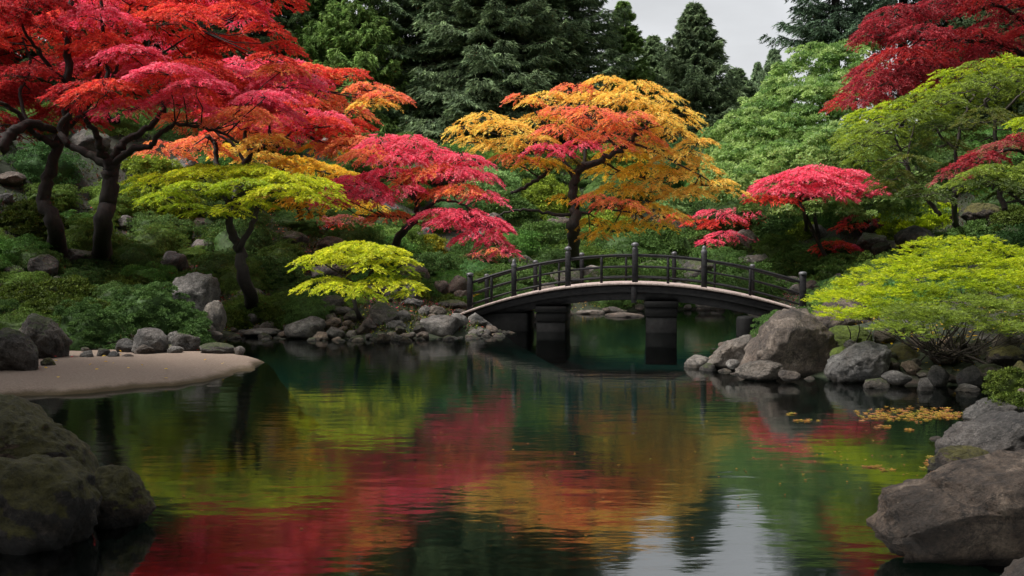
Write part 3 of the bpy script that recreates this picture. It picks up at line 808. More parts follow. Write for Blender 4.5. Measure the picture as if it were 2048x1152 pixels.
SHORE = [
    (160, 700, 189, 722, 'rounded tan stone on the sand below the low juniper', 'pale'), (192, 696, 222, 720, 'dark green stone half under the low juniper', 'mossy'),
    (205, 678, 240, 700, 'reddish brown stone tucked under the juniper edge', 'brown'), (232, 676, 273, 710, 'rounded grey brown stone beside the largest sand-edge boulder', 'grey'),
    (215, 702, 240, 722, 'small grey stone on the sand below the reddish brown stone', 'grey'), (240, 708, 268, 722, 'flat little stone at the sand edge', 'brown'),
    (262, 655, 338, 712, 'largest smooth grey boulder at the sand edge', 'grey'), (268, 688, 310, 714, 'low pale brown stone leaning on the largest sand-edge boulder', 'brown'),
    (270, 637, 324, 660, 'long mossy stone behind the largest sand-edge boulder', 'mossy'), (332, 662, 366, 690, 'slim pale stone beside the largest sand-edge boulder', 'pale'),
    (345, 665, 402, 706, 'dark arched stone with pale rim at the sand edge', 'mossy'), (336, 692, 368, 712, 'small oval tan stone at the sand edge', 'pale'),
    (326, 650, 366, 668, 'flat brown stone behind the slim pale stone', 'mossy'), (400, 685, 472, 710, 'low flat mossy stone at the tip of the rock row by the sand', 'mossy'),
    (395, 660, 446, 684, 'long brown stone beside the small bay', 'brown'), (400, 646, 425, 668, 'small round grey stone below the upright pale stone', 'grey'),
    (468, 692, 490, 712, 'pale pointed stone in the water by the sand tip', 'pale'), (448, 637, 496, 660, 'rounded stone with mossy crown in the small bay', 'mossy'),
    (487, 627, 519, 652, 'round pinkish grey stone in the small bay', 'pale'), (430, 648, 460, 664, 'flat grey stone at the head of the small bay', 'grey'),
    (520, 642, 562, 664, 'light grey flat-topped stone in the small bay', 'pale'), (482, 656, 562, 674, 'long low tan slab on the waterline', 'pale'),
    (567, 632, 652, 678, 'broad mottled grey boulder with two humps on the waterline', 'grey'), (648, 636, 680, 657, 'small round brown stone on top beside the two-humped boulder', 'mossy'),
    (652, 654, 690, 678, 'small grey boulder at the waterline beside the two-humped boulder', 'grey'), (676, 643, 700, 668, 'dark wet stone between the two-humped and the pyramid boulders', 'wet'),
    (702, 636, 766, 676, 'pyramid shaped grey boulder on the waterline', 'brown'), (726, 604, 812, 672, 'tall wedge shaped brown boulder above the pyramid boulder', 'mossy'),
    (785, 620, 822, 648, 'rounded grey stone beside the tall wedge boulder', 'grey'), (765, 640, 815, 674, 'blocky grey boulder at the foot of the tall wedge boulder', 'grey'),
    (814, 628, 876, 662, 'dark boulder with pale flat top near the bridge', 'mossy'), (840, 630, 922, 675, 'large lumpy grey boulder on the waterline near the bridge', 'grey'),
    (890, 626, 938, 654, 'smooth pale stone behind the lumpy boulder', 'pale'), (836, 610, 864, 632, 'small pointed pale stone above the lumpy boulder', 'pale'),
    (858, 611, 894, 634, 'round ochre grey stone above the lumpy boulder', 'brown'), (906, 617, 934, 632, 'small flat tan stone near the bridge foot', 'brown'),
    (934, 624, 998, 664, 'grey pointed boulder below the first bridge post', 'grey'), (936, 640, 972, 660, 'round golden brown stone below the first bridge post', 'brown'),
    (918, 652, 952, 668, 'small half sunk brown stone below the first bridge post', 'mossy'), (874, 598, 938, 620, 'long grey slab beside the bridge end', 'mossy'),
    (800, 596, 848, 616, 'flat grey stone under the low golden maple', 'grey'), (764, 592, 786, 606, 'little pinkish stone under the low golden maple', 'brown'),
    (640, 590, 700, 624, 'dark mossy stone heap stone under the low golden maple', 'mossy'), (648, 612, 706, 634, 'low mossy stone above the two-humped boulder', 'mossy'),
    (893, 550, 937, 592, 'pinkish brown rounded boulder beside the bridge end', 'brown'), (905, 580, 940, 600, 'blocky brown stone below the pinkish boulder', 'brown'),
    (726, 570, 768, 596, 'pale stone behind the trunk of the low golden maple', 'pale'), (866, 560, 898, 590, 'rusty stone beside the pinkish boulder', 'brown'),
]
for x0, y0, x1, y1, lb, mt in SHORE:
    kw = {}
    if x0 < 480 and y1 >= 684: kw['Y'] = Yw(y1, .1)
    elif 395 < x0 < 480: kw['Y'] = Yw(y1, .05)
    if 'two-humped' in lb and 'broad' in lb: kw = dict(outline=[(567, 678), (590, 645), (602, 633), (622, 638), (636, 632), (648, 642), (654, 660), (654, 678)], cuts=8, sub=5)
    if lb.startswith('pyramid'): kw = dict(outline=[(700, 672), (718, 655), (735, 634), (740, 634), (755, 655), (768, 674), (735, 680)], cuts=10, soft=.05)
    if lb.startswith('tall wedge'): kw = dict(outline=[(726, 640), (740, 615), (764, 604), (790, 618), (812, 650), (812, 672), (740, 672)], cuts=10, soft=.05)
    if lb.startswith('grey pointed'): kw = dict(outline=[(934, 664), (938, 640), (956, 624), (970, 636), (998, 658), (998, 664)], cuts=8)
    rock(x0, y0, x1, y1, lb, mt, .0 if y1 > 668 and x0 > 470 or x0 > 640 and y1 > 655 else None, name='stone' if x1 - x0 < 45 else 'boulder', **kw)
rock(1475, 612, 1676, 756, 'huge brown boulder with pale peak in front of the bridge end', 'brown', 0, 5, 7, .75,
     [(1475, 730), (1478, 690), (1510, 655), (1545, 622), (1572, 612), (1612, 628), (1650, 655), (1674, 690), (1668, 735), (1640, 756), (1520, 750)], Y=17.7, soft=.05, sink=.2)
rock(1412, 668, 1512, 732, 'smooth pale slab leaning against the huge brown boulder', 'pale', 0, 5, 6, .8, [(1412, 722), (1425, 700), (1455, 680), (1500, 668), (1512, 690), (1510, 732), (1430, 732)], Y=18.6, sink=.2, tint=(.75, .7, .65))
rock(1468, 720, 1568, 752, 'low flat stone lying in the water before the huge brown boulder', 'pale', 0, 5, 7, .7, Y=17.0, sink=.5, tint=(.6, .56, .52))
rock(1556, 740, 1600, 756, 'small low stone in the water at the foot of the huge brown boulder', 'brown', 0, 4, 5, name='stone', Y=16.7, sink=.6)
rock(1452, 718, 1480, 733, 'tiny pale stone between the slab and the low flat stone', 'pale', 0, 4, 5, name='stone', Y=17.6, sink=.4)
rock(1614, 594, 1770, 682, 'dark brown boulder behind the huge boulder under the chartreuse shrub', 'brown', None, 5, 8, .7, [(1614, 660), (1630, 620), (1665, 594), (1720, 600), (1770, 640), (1765, 682), (1625, 682)], Y=20.5, tint=(.6, .55, .5))
rock(1652, 650, 1750, 712, 'bright green moss covered mound behind the huge brown boulder', 'moss', None, 5, 3, .9, None, Y=18.3, soft=.3)
rock(1660, 692, 1700, 726, 'bright mossy stone squeezed beside the angular grey boulder', 'moss', None, 4, 3, .9, name='stone', Y=17.4, soft=.3)
rock(1648, 681, 1780, 764, 'angular blue grey boulder at the waterline beside the huge brown one', 'grey', 0, 5, 11, .8, [(1648, 740), (1655, 720), (1690, 690), (1735, 681), (1775, 688), (1780, 740), (1760, 764), (1660, 762)], Y=16.7, soft=.03, cutlo=.7, tint=(.95, 1, 1.05))
RIGHT = [
    (1688, 679, 1722, 700, 'small pale blue stone peeking over the angular boulder', 'pale', 17.6), (1762, 683, 1858, 756, 'dark rounded boulder in the shade beside the angular grey boulder', 'wet', 17.6),
    (1762, 741, 1824, 770, 'low grey stone in the water below the dark rounded boulder', 'grey', 16.3), (1857, 730, 1899, 776, 'upright grey wedge stone at the waterline', 'grey', 16.2),
    (1834, 755, 1866, 788, 'pale edged shard standing in the water', 'grey', 15.7), (1912, 729, 1962, 782, 'angular dark stone at the waterline beside a grey slab', 'grey', 16.0),
    (1932, 720, 1992, 758, 'slanted grey slab behind the angular dark stone', 'grey', 16.8), (1912, 768, 1962, 790, 'low broken stone with a white tip at the waterline', 'pale', 15.6),
    (1764, 636, 1852, 686, 'pale flat boulder under the branches of the chartreuse shrub', 'pale', 19.0), (1745, 655, 1790, 690, 'brown stone beside the pale flat boulder', 'brown', 18.4),
    (1818, 668, 1872, 704, 'grey brown stone beside the stems of the chartreuse shrub', 'brown', 18.0), (1922, 643, 2002, 694, 'grey boulder behind the stems of the chartreuse shrub', 'grey', 19.0),
    (1992, 650, 2042, 690, 'upright grey boulder beyond the shrub stems', 'grey', 18.6), (1948, 672, 1996, 705, 'small grey brown stone between two boulders by the shrub stems', 'grey', 17.8),
    (2004, 722, 2080, 795, 'dark boulder half cut by the picture edge above the near stones', 'wet', 15.2), (1975, 690, 2060, 735, 'dark brown boulder under the green moss patch', 'wet', 16.5),
    (1862, 600, 1930, 640, 'small reddish stone in deep shade under the shrub', 'brown', 21.0),
]
for x0, y0, x1, y1, lb, mt, Y in RIGHT:
    rock(x0, y0, x1, y1, lb, mt, 0, 4, 10, .8, Y=Y, name='stone' if x1 - x0 < 50 else 'boulder', soft=.04, tint=(.8, .8, .82))
rock(1928, 793, 2110, 852, 'weathered grey boulder behind the folded one', 'grey', 0, 5, 8, .8, [(1928, 835), (1940, 800), (1980, 793), (2020, 805), (2060, 795), (2110, 800), (2110, 852), (1935, 852)], Y=12.3, sink=.3, tint=(.6, .6, .6))
rock(1873, 820, 2110, 955, 'folded grey boulder with creased front face by the floating leaves', 'grey', 0, 5, 9, .7, [(1873, 930), (1885, 880), (1920, 850), (1975, 842), (2010, 824), (2050, 820), (2110, 850), (2110, 955), (1900, 955)], Y=10.4, sink=.2, tint=(.62, .6, .6), rough=.1)
rock(1860, 890, 2010, 962, 'low dark ledge stone beneath the folded grey boulder', 'wet', 0, 5, 8, .6, Y=9.6, sink=.3, tint=(1.1, 1.05, 1.1))
rock(1748, 905, 2330, 1120, 'very large flat-topped brown slab rock overhanging the water', 'brown', 0, 5, 10, .42,
     [(1748, 1010), (1775, 975), (1840, 962), (1900, 960), (1970, 925), (2050, 905), (2330, 915), (2330, 1120), (1790, 1120), (1760, 1070)], Y=6.6, sink=.25, soft=.03, tint=(1.15, 1.08, 1.0), rough=.05)
rock(1950, 1112, 2330, 1260, 'smooth brown rock rising in the bottom corner below the slab', 'brown', 0, 5, 6, .6, Y=5.3, sink=.3, tint=(.6, .56, .52))
HILL = [
    (338, 311, 402, 345, 'round grey boulder high on the slope above the chartreuse maple', 'grey'), (234, 430, 272, 464, 'blue grey standing stone beside the second red maple trunk', 'grey'),
    (274, 399, 292, 416, 'small white stone on the slope', 'pale'), (383, 435, 426, 466, 'brown angular stone between clipped shrubs', 'brown'),
    (58, 508, 118, 556, 'dim grey boulder at the foot of the leaning red maple', 'mossy'), (-4, 386, 27, 408, 'pale stone on the shaded slope', 'grey'),
    (632, 472, 692, 506, 'brown hump of rock above the low golden maple', 'brown'), (655, 524, 722, 550, 'flat pinkish rock seen through the low golden maple', 'pale'),
    (1090, 432, 1148, 468, 'tan ridge of rock behind the orange maple trunk', 'brown'), (1158, 530, 1222, 560, 'pale broken rock seen through the bridge rails', 'pale'),
    (955, 425, 1010, 460, 'grey brown rock beyond the pink maple', 'brown'), (1468, 458, 1514, 506, 'brown domed boulder beside the crimson dwarf maples', 'brown'),
    (1472, 507, 1548, 534, 'flat pale rock beyond the bridge rail', 'pale'), (1546, 552, 1604, 578, 'flat tan stone seen through the last bridge rail bay', 'pale'),
    (1575, 568, 1612, 590, 'second flat tan stone by the bridge end post', 'pale'), (1604, 560, 1642, 586, 'rounded brown stone behind the bridge end post', 'brown'),
    (1618, 448, 1656, 478, 'pale jagged stone below the small scarlet maple', 'pale'), (1664, 546, 1698, 574, 'dark stone above the tip of the chartreuse shrub', 'grey'),
    (1790, 450, 1887, 506, 'wide grey boulder above the big chartreuse shrub', 'grey'), (1742, 484, 1788, 514, 'rounded mossy grey stone beside the wide grey boulder', 'mossy'),
    (1738, 438, 1772, 464, 'dark green grey stone on the slope', 'mossy'), (1955, 450, 1988, 474, 'dim grey stone in the shade beyond the shrub', 'grey'),
    (1925, 405, 2010, 450, 'large dark boulder under the spreading olive maple', 'wet'), (845, 480, 882, 500, 'brown stone above the golden maple', 'brown'),
    (1345, 470, 1378, 495, 'half hidden stone behind the bridge', 'mossy'), (886, 432, 918, 462, 'pale stone under the pink maple', 'pale'),
    (935, 460, 968, 482, 'pale rounded stone under the pink maple tip', 'pale'), (560, 395, 596, 416, 'brown flat rock on the slope by the amber maple', 'brown'),
]
for x0, y0, x1, y1, lb, mt in HILL:
    rock(x0, y0, x1, y1, lb, mt, None, 4, 7, .8, name='stone' if x1 - x0 < 45 else 'boulder', soft=.08)
for i, (x, y, w) in enumerate([(1180, 628, 60), (1225, 622, 36), (1250, 634, 80), (1150, 615, 40), (1062, 640, 34), (1420, 612, 60), (1520, 618, 50)]):
    Y = Yw(y, 0.0)
    rock(x - w / 2, y - 9, x + w / 2, y + 2, ['flat pale stone in the shallows under the middle of the bridge', 'small white stone in the shallows beside the first pier', 'wide flat stone in the shallows between the two piers',
         'pinkish stone on the far bank seen under the bridge', 'orange brown stone between the abutment and the first pier', 'flat mossy stone on the far bank beyond the second pier', 'low stone on the far bank near the timber stump'][i],
         ['pale', 'pale', 'brown', 'pale', 'brown', 'mossy', 'mossy'][i], 0, 4, 6, .8, Y=min(Y, 38.5), name='stone', sink=.4)

# ------------------------------------------------------------------ maples
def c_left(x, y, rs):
    if x < 190: return 'deepred' if rs.random() < .7 else 'red'  # shade on the left of the crowns is put into darker reds
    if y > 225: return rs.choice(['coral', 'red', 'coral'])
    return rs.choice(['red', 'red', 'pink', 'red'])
def c_coral(x, y, rs):
    if y > 285: return rs.choice(['amber', 'coral', 'orange'])
    if x > 700: return rs.choice(['coral', 'coral', 'orange'])
    return rs.choice(['coral', 'red', 'coral', 'pink'])
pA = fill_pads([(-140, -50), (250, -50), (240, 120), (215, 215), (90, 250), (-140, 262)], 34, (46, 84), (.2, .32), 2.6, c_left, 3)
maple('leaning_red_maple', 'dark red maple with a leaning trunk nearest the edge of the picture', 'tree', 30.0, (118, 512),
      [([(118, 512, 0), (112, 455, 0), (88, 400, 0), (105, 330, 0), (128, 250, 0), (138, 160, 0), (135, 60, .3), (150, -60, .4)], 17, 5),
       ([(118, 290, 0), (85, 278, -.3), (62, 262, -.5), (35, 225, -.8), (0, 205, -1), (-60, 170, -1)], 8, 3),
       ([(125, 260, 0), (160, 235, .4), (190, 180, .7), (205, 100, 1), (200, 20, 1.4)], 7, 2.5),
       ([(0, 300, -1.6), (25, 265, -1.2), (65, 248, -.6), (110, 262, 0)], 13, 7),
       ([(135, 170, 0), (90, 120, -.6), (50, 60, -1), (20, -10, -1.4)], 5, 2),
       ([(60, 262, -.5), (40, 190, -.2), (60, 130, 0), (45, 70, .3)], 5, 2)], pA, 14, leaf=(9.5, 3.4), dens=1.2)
pB = fill_pads([(165, -50), (540, -50), (520, 30), (560, 90), (600, 125), (560, 215), (470, 250), (390, 262), (330, 215), (230, 225), (165, 160)], 44, (44, 84), (.18, .3), 2.6, c_left, 5)
pB += [(535, 60, 42, 12, 0, 'red'), (560, 95, 40, 12, .4, 'red'), (470, 22, 60, 16, 0, 'red'), (340, 145, 80, 14, -2.6, 'pink'), (395, 170, 62, 12, -2.6, 'pink'), (260, 105, 60, 12, -2.2, 'pink'), (160, 185, 60, 13, -2, 'deepred'), (560, 140, 50, 14, 0, 'coral')]
maple('spreading_red_maple', 'scarlet maple with an upright forked trunk beside the leaning dark one', 'tree', 29.0, (203, 514),
      [([(203, 514, 0), (203, 460, 0), (218, 400, 0), (222, 350, 0), (222, 325, 0)], 17, 15),
       ([(218, 330, 0), (180, 310, .2), (140, 292, .3), (120, 262, .4), (140, 225, .5)], 10, 5),
       ([(216, 325, 0), (198, 290, -.4), (192, 262, -.6), (170, 240, -.8), (150, 205, -1)], 9, 3.5),
       ([(222, 325, 0), (240, 295, 0), (262, 275, .2), (300, 250, .4), (328, 215, .6), (300, 200, .7), (255, 225, .6)], 10, 3),
       ([(226, 330, 0), (262, 300, -.4), (305, 290, -.6), (325, 262, -.8), (360, 250, -1), (420, 258, -1.2), (478, 285, -1.3)], 8, 2),
       ([(240, 240, .2), (215, 235, .2), (208, 190, .2), (215, 120, .2), (205, 60, .1), (200, -40, 0)], 7, 3),
       ([(215, 180, .2), (235, 130, .3), (245, 70, .5), (260, 10, .6)], 4.5, 1.8),
       ([(328, 215, .6), (305, 130, .8), (305, 70, .9), (360, 75, 1)], 4.5, 1.5), ([(305, 120, .8), (350, 90, .8), (400, 60, .8)], 3, 1.2)], pB, 14, leaf=(9.5, 3.4), dens=1.15)
pC = fill_pads([(560, 130), (640, 128), (700, 160), (745, 175), (725, 235), (720, 310), (640, 318), (560, 300), (470, 268), (400, 250), (410, 180), (480, 120)], 36, (36, 66), (.2, .32), 2.2, c_coral, 8)
pC += [(775, 190, 42, 9, -.5, 'coral'), (735, 178, 46, 12, 0, 'coral'), (745, 205, 40, 8, -.4, 'orange'), (690, 150, 44, 12, .4, 'red'), (610, 140, 50, 13, 0, 'red'), (640, 250, 62, 14, -1.6, 'red'), (560, 235, 60, 14, -1.6, 'coral'), (690, 290, 52, 16, -.4, 'coral'), (400, 295, 60, 18, 2, 'coral'), (330, 300, 46, 16, 2, 'coral')]
maple('coral_maple', 'coral and scarlet maple rising behind the flat chartreuse crown', 'tree', 35.0, (470, 462),
      [([(470, 470, 0), (472, 420, 0), (478, 370, 0), (486, 338, 0), (500, 305, 0), (530, 292, 0), (558, 290, 0)], 11, 4),
       ([(490, 330, 0), (468, 290, .3), (440, 270, .4), (410, 250, .5)], 4, 1.6), ([(500, 305, 0), (490, 265, .2), (520, 230, .2), (545, 200, .3)], 4.5, 2),
       ([(545, 290, 0), (540, 250, 0), (560, 215, -.2), (590, 195, -.3)], 4, 1.5), ([(555, 290, 0), (600, 250, 0), (625, 200, 0), (645, 165, 0)], 4, 1.5),
       ([(478, 380, 0), (440, 345, .5), (432, 300, .6), (428, 282, .6), (415, 270, .7)], 6.5, 4.0)], pC, 9, leaf=(9, 3.2), dens=1.15)
maple('amber_maple', 'small amber yellow maple glowing behind the chartreuse maple', 'tree', 38.0, (602, 452),
      [([(602, 452, 0), (598, 400, 0), (580, 360, 0), (560, 335, 0)], 6, 3), ([(598, 400, 0), (630, 370, .2), (650, 345, .3)], 4, 1.6)],
      [(530, 318, 55, 14, 0, 'orange'), (590, 328, 55, 14, 0, 'amber'), (640, 340, 55, 13, .5, 'amber'), (690, 352, 34, 9, 0, 'amber'), (560, 385, 40, 9, 0, 'orange'), (590, 405, 36, 11, -.3, 'amber'), (625, 430, 26, 10, 0, 'orange'), (650, 398, 48, 12, 0, 'amber'), (700, 405, 44, 12, .6, 'amber'), (470, 300, 40, 12, 1, 'amber'), (745, 418, 30, 12, 1, 'amber')], 6, leaf=(9, 3.2), dens=1.15)
maple('chartreuse_maple', 'flat-topped chartreuse maple with a crooked bare trunk by the small bay', 'tree', 26.5, (512, 606),
      [([(512, 606, 0), (488, 560, 0), (478, 500, 0), (462, 460, 0), (458, 415, 0), (450, 375, 0), (440, 350, 0)], 12.5, 5),
       ([(476, 500, 0), (492, 470, -.3), (512, 430, -.4), (505, 405, -.4), (490, 385, -.3)], 7, 3),
       ([(458, 410, 0), (478, 390, -.2), (510, 382, -.3), (560, 385, -.5), (620, 392, -.7)], 5, 1.5),
       ([(455, 400, 0), (430, 380, .3), (390, 372, .4), (340, 378, .6), (300, 380, .7)], 5, 1.4), ([(460, 430, 0), (420, 425, .3), (380, 420, .4)], 3, 1)],
      [(300, 378, 48, 12, 0, 'lime'), (345, 360, 60, 13, .3, 'chart'), (400, 352, 60, 13, 0, 'chart'), (460, 345, 62, 12, .3, 'chart'), (520, 348, 62, 13, 0, 'chart'), (575, 358, 58, 13, -.3, 'chart'), (625, 372, 52, 13, 0, 'chart'), (655, 388, 34, 9, 0, 'chart'),
       (330, 395, 52, 10, -.6, 'lime'), (400, 376, 60, 11, -.8, 'lime'), (480, 370, 60, 10, -.8, 'lime'), (560, 380, 62, 10, -.8, 'chart'), (610, 392, 50, 9, -.5, 'chart'), (290, 360, 36, 9, .3, 'lime'), (500, 335, 46, 8, .8, 'lime'), (420, 338, 46, 8, .8, 'chart'),
       (375, 414, 46, 6, -.5, 'lime'), (415, 424, 42, 5, -.5, 'lime'), (465, 418, 32, 8, -.7, 'chart'), (498, 405, 34, 8, -.6, 'chart'), (530, 410, 26, 6, -.4, 'lime')], 8, leaf=(8.5, 3.0), dens=1.2, droop=.42)
maple('pink_maple', 'hot pink maple with drooping layers between the chartreuse maple and the bridge', 'tree', 32.0, (778, 505),
      [([(778, 505, 0), (805, 465, 0), (830, 440, 0), (836, 415, 0), (828, 385, 0), (842, 350, 0)], 8.5, 3.5),
       ([(832, 436, 0), (860, 412, -.3), (885, 400, -.5), (930, 410, -.6)], 5, 1.8), ([(830, 400, 0), (795, 360, .3), (780, 320, .4)], 3.5, 1.4),
       ([(836, 400, 0), (880, 370, .3), (890, 345, .5)], 3.5, 1.3), ([(825, 440, 0), (795, 432, -.2), (770, 434, -.3)], 3, 1.1), ([(930, 410, -.6), (975, 455, -.7), (1010, 485, -.8)], 2.2, .9)],
      [(760, 283, 46, 12, .4, 'pink'), (820, 285, 50, 14, .4, 'pink'), (740, 312, 56, 14, 0, 'coral'), (800, 315, 60, 16, 0, 'pink'), (865, 310, 55, 15, .3, 'pink'), (925, 318, 50, 9, .2, 'pink'), (905, 345, 58, 13, 0, 'pink'), (960, 352, 38, 9, .1, 'pink'),
       (850, 345, 58, 14, 0, 'coral'), (780, 352, 60, 14, 0, 'pink'), (720, 365, 56, 13, -.3, 'pink'), (680, 388, 46, 13, -.5, 'pink'), (740, 392, 46, 12, -.6, 'pink'), (800, 385, 45, 12, -.5, 'pink'), (665, 402, 28, 7, -.5, 'pink'),
       (920, 380, 52, 12, -.3, 'coral'), (965, 392, 38, 11, -.3, 'pink'), (870, 385, 40, 10, .3, 'coral'), (780, 430, 42, 9, 0, 'coral'), (880, 425, 50, 9, -.6, 'pink'), (930, 432, 56, 14, -.8, 'pink'), (975, 448, 46, 14, -.8, 'pink'), (900, 445, 44, 10, -.9, 'pink'),
       (955, 470, 44, 13, -1, 'pink'), (990, 487, 34, 12, -1, 'pink'), (1015, 503, 24, 9, -1, 'pink'), (1000, 462, 26, 8, -.8, 'pink')], 8, leaf=(9, 3.2), dens=1.25, droop=.62)
maple('low_golden_maple', 'low greenish golden maple spreading over the waterside stones', 'tree', 24.6, (722, 626),
      [([(722, 626, 0), (708, 600, 0), (716, 575, 0), (740, 550, 0), (760, 525, 0)], 5, 2), ([(716, 575, 0), (690, 552, 0), (660, 535, -.1), (640, 520, -.2)], 3, 1), ([(735, 555, 0), (790, 540, -.2), (815, 520, -.2)], 2.6, 1), ([(712, 590, 0), (760, 580, -.3), (800, 575, -.3)], 2.6, 1)],
      [(720, 492, 50, 9, .3, 'chart'), (680, 502, 48, 10, .2, 'chart'), (765, 500, 48, 9, .2, 'chart'), (635, 518, 42, 9, 0, 'chart'), (690, 516, 50, 10, 0, 'chart'), (745, 515, 52, 11, 0, 'chart'), (795, 520, 34, 8, 0, 'chart'), (612, 535, 22, 8, -.2, 'lime'),
       (735, 535, 34, 8, -.3, 'chart'), (800, 540, 26, 9, -.1, 'lime'), (640, 564, 44, 6, -.2, 'chart'), (690, 572, 48, 8, -.4, 'chart'), (745, 566, 46, 9, -.3, 'chart'), (795, 568, 42, 9, -.3, 'chart'), (825, 580, 26, 6, -.3, 'chart'), (770, 552, 30, 8, 0, 'lime'), (735, 590, 32, 5, -.5, 'lime'), (800, 588, 24, 6, -.2, 'lime')],
      5, leaf=(9, 3.1), dens=1.25, droop=.45, twr=1.1)
maple('orange_maple', 'tall orange maple with a bent dark trunk rising behind the bridge', 'tree', 39.5, (1147, 512),
      [([(1147, 512, 0), (1146, 460, 0), (1152, 420, 0), (1144, 385, 0), (1152, 350, 0), (1168, 330, 0)], 11, 8),
       ([(1166, 335, 0), (1200, 322, -.3), (1240, 300, -.5), (1265, 280, -.6), (1290, 258, -.7)], 8, 3), ([(1162, 332, 0), (1148, 320, .2), (1130, 300, .3), (1105, 285, .4)], 6, 2),
       ([(1240, 300, -.5), (1215, 275, -.5), (1200, 255, -.4)], 3, 1.2), ([(1265, 285, -.6), (1315, 305, -.8), (1360, 330, -.8), (1400, 350, -.9)], 3, 1.2),
       ([(1152, 425, 0), (1120, 430, .5), (1085, 424, .8), (1040, 420, 1), (1000, 430, 1.2)], 4.5, 2), ([(1150, 350, 0), (1120, 325, .4), (1085, 352, .6), (1050, 375, .7), (1022, 385, .8)], 6, 3),
       ([(1154, 425, 0), (1180, 425, -.3), (1190, 410, -.4), (1230, 420, -.5), (1270, 425, -.5)], 3.5, 1.3), ([(1200, 322, -.3), (1250, 345, .4), (1320, 362, .5)], 3, 1.2), ([(1168, 330, 0), (1175, 280, .4), (1190, 230, .5), (1195, 190, .6)], 4, 1.5)],
      [(1210, 168, 50, 12, .3, 'orange'), (1150, 180, 46, 12, .3, 'coral'), (1270, 175, 46, 13, 0, 'orange'), (1090, 196, 50, 12, 0, 'orange'), (1190, 196, 60, 14, 0, 'orange'), (1250, 200, 60, 15, -.5, 'orange'), (1315, 200, 48, 13, 0, 'orange'), (1350, 228, 50, 12, .2, 'orange'),
       (1050, 196, 32, 8, 0, 'coral'), (975, 236, 48, 10, 0, 'orange'), (925, 256, 36, 6, 0, 'orange'), (1010, 252, 56, 13, -.4, 'orange'), (1075, 240, 56, 13, .5, 'orange'), (1130, 228, 48, 13, -1, 'coral'), (1190, 232, 62, 16, -1.6, 'coral'), (1250, 240, 56, 15, -1.4, 'coral'), (1310, 238, 52, 14, -.8, 'orange'),
       (950, 282, 40, 9, 0, 'orange'), (1000, 288, 50, 12, -.3, 'orange'), (1060, 282, 56, 13, -.4, 'orange'), (1120, 262, 50, 13, -1.2, 'coral'), (1100, 298, 46, 9, -1.4, 'pink'), (1155, 292, 44, 12, -1.5, 'pink'), (1210, 280, 56, 15, -1, 'coral'), (1270, 268, 56, 14, -.2, 'coral'), (1340, 266, 56, 14, 0, 'orange'), (1395, 285, 38, 8, -.2, 'orange'),
       (1030, 318, 50, 10, 0, 'coral'), (1085, 326, 50, 10, 0, 'amber'), (1140, 322, 40, 10, .6, 'olive'), (1240, 310, 56, 14, .6, 'amber'), (1305, 300, 56, 15, 0, 'orange'), (1365, 312, 54, 13, -.2, 'orange'), (1400, 336, 40, 10, -.3, 'orange'), (1225, 345, 50, 13, .8, 'amber'),
       (1290, 340, 58, 14, 0, 'amber'), (1350, 352, 56, 13, -.2, 'orange'), (1415, 368, 50, 9, -.4, 'orange'), (1458, 380, 34, 6, -.4, 'orange'), (1240, 378, 52, 13, .3, 'amber'), (1300, 380, 58, 14, 0, 'orange'), (1370, 385, 52, 11, -.2, 'orange'), (1190, 398, 40, 10, -.8, 'coral'),
       (1240, 408, 50, 11, -.8, 'coral'), (1290, 418, 52, 12, -.3, 'amber'), (1330, 432, 42, 11, -.4, 'orange'), (1320, 450, 28, 8, -.4, 'amber'), (1190, 448, 38, 12, 0, 'amber'), (1225, 460, 42, 12, -.3, 'amber'), (1185, 470, 28, 8, 0, 'orange'), (1130, 395, 30, 7, .6, 'amber'), (1270, 446, 34, 9, .4, 'amber')],
      8, leaf=(8, 2.9), dens=.95, droop=.6)
maple('small_scarlet_maple', 'small scarlet maple with an umbrella crown between the orange maple and the green slope', 'tree', 40.0, (1612, 455),
      [([(1612, 455, 0), (1608, 425, 0), (1598, 400, 0), (1620, 375, 0)], 4, 2), ([(1600, 405, 0), (1650, 385, 0), (1690, 372, 0)], 2.4, 1), ([(1604, 410, 0), (1570, 400, 0), (1545, 392, 0)], 2.4, 1)],
      [(1640, 342, 50, 10, .2, 'pink'), (1600, 350, 48, 10, 0, 'pink'), (1690, 352, 46, 10, 0, 'pink'), (1560, 362, 44, 10, 0, 'pink'), (1620, 362, 56, 12, -.4, 'pink'), (1675, 368, 54, 11, -.3, 'pink'), (1725, 372, 42, 9, 0, 'pink'), (1535, 380, 38, 9, 0, 'pink'), (1590, 380, 50, 10, -.4, 'pink'), (1655, 386, 50, 8, -.5, 'pink'), (1745, 384, 28, 7, 0, 'pink'), (1525, 396, 28, 6, 0, 'red'), (1560, 398, 32, 8, -.3, 'red')], 4, leaf=(8.5, 3.2), dens=1.35, twr=1.1)
def dwarf(name, label, Y0, base, pads, **kw):
    bx, by = base; cx = sum(p_[0] for p_ in pads) / len(pads); cy = sum(p_[1] for p_ in pads) / len(pads)
    Yb = hit(*base)[1]
    return maple(name, label, 'tree', Yb, base, [([(bx, by, 0), ((bx + cx) / 2 + 4, (by + cy) / 2 + 4, 0), (cx, cy + 4, 0)], 3, 1.5), ([((bx + cx) / 2, (by + cy) / 2, 0), (cx + 18, cy + 6, 0), (cx + 34, cy + 4, 0)], 1.8, .8)], pads, 3, leaf=(8, 3), dens=1.2, twr=.9, group='dwarf maples on the slope', **kw)
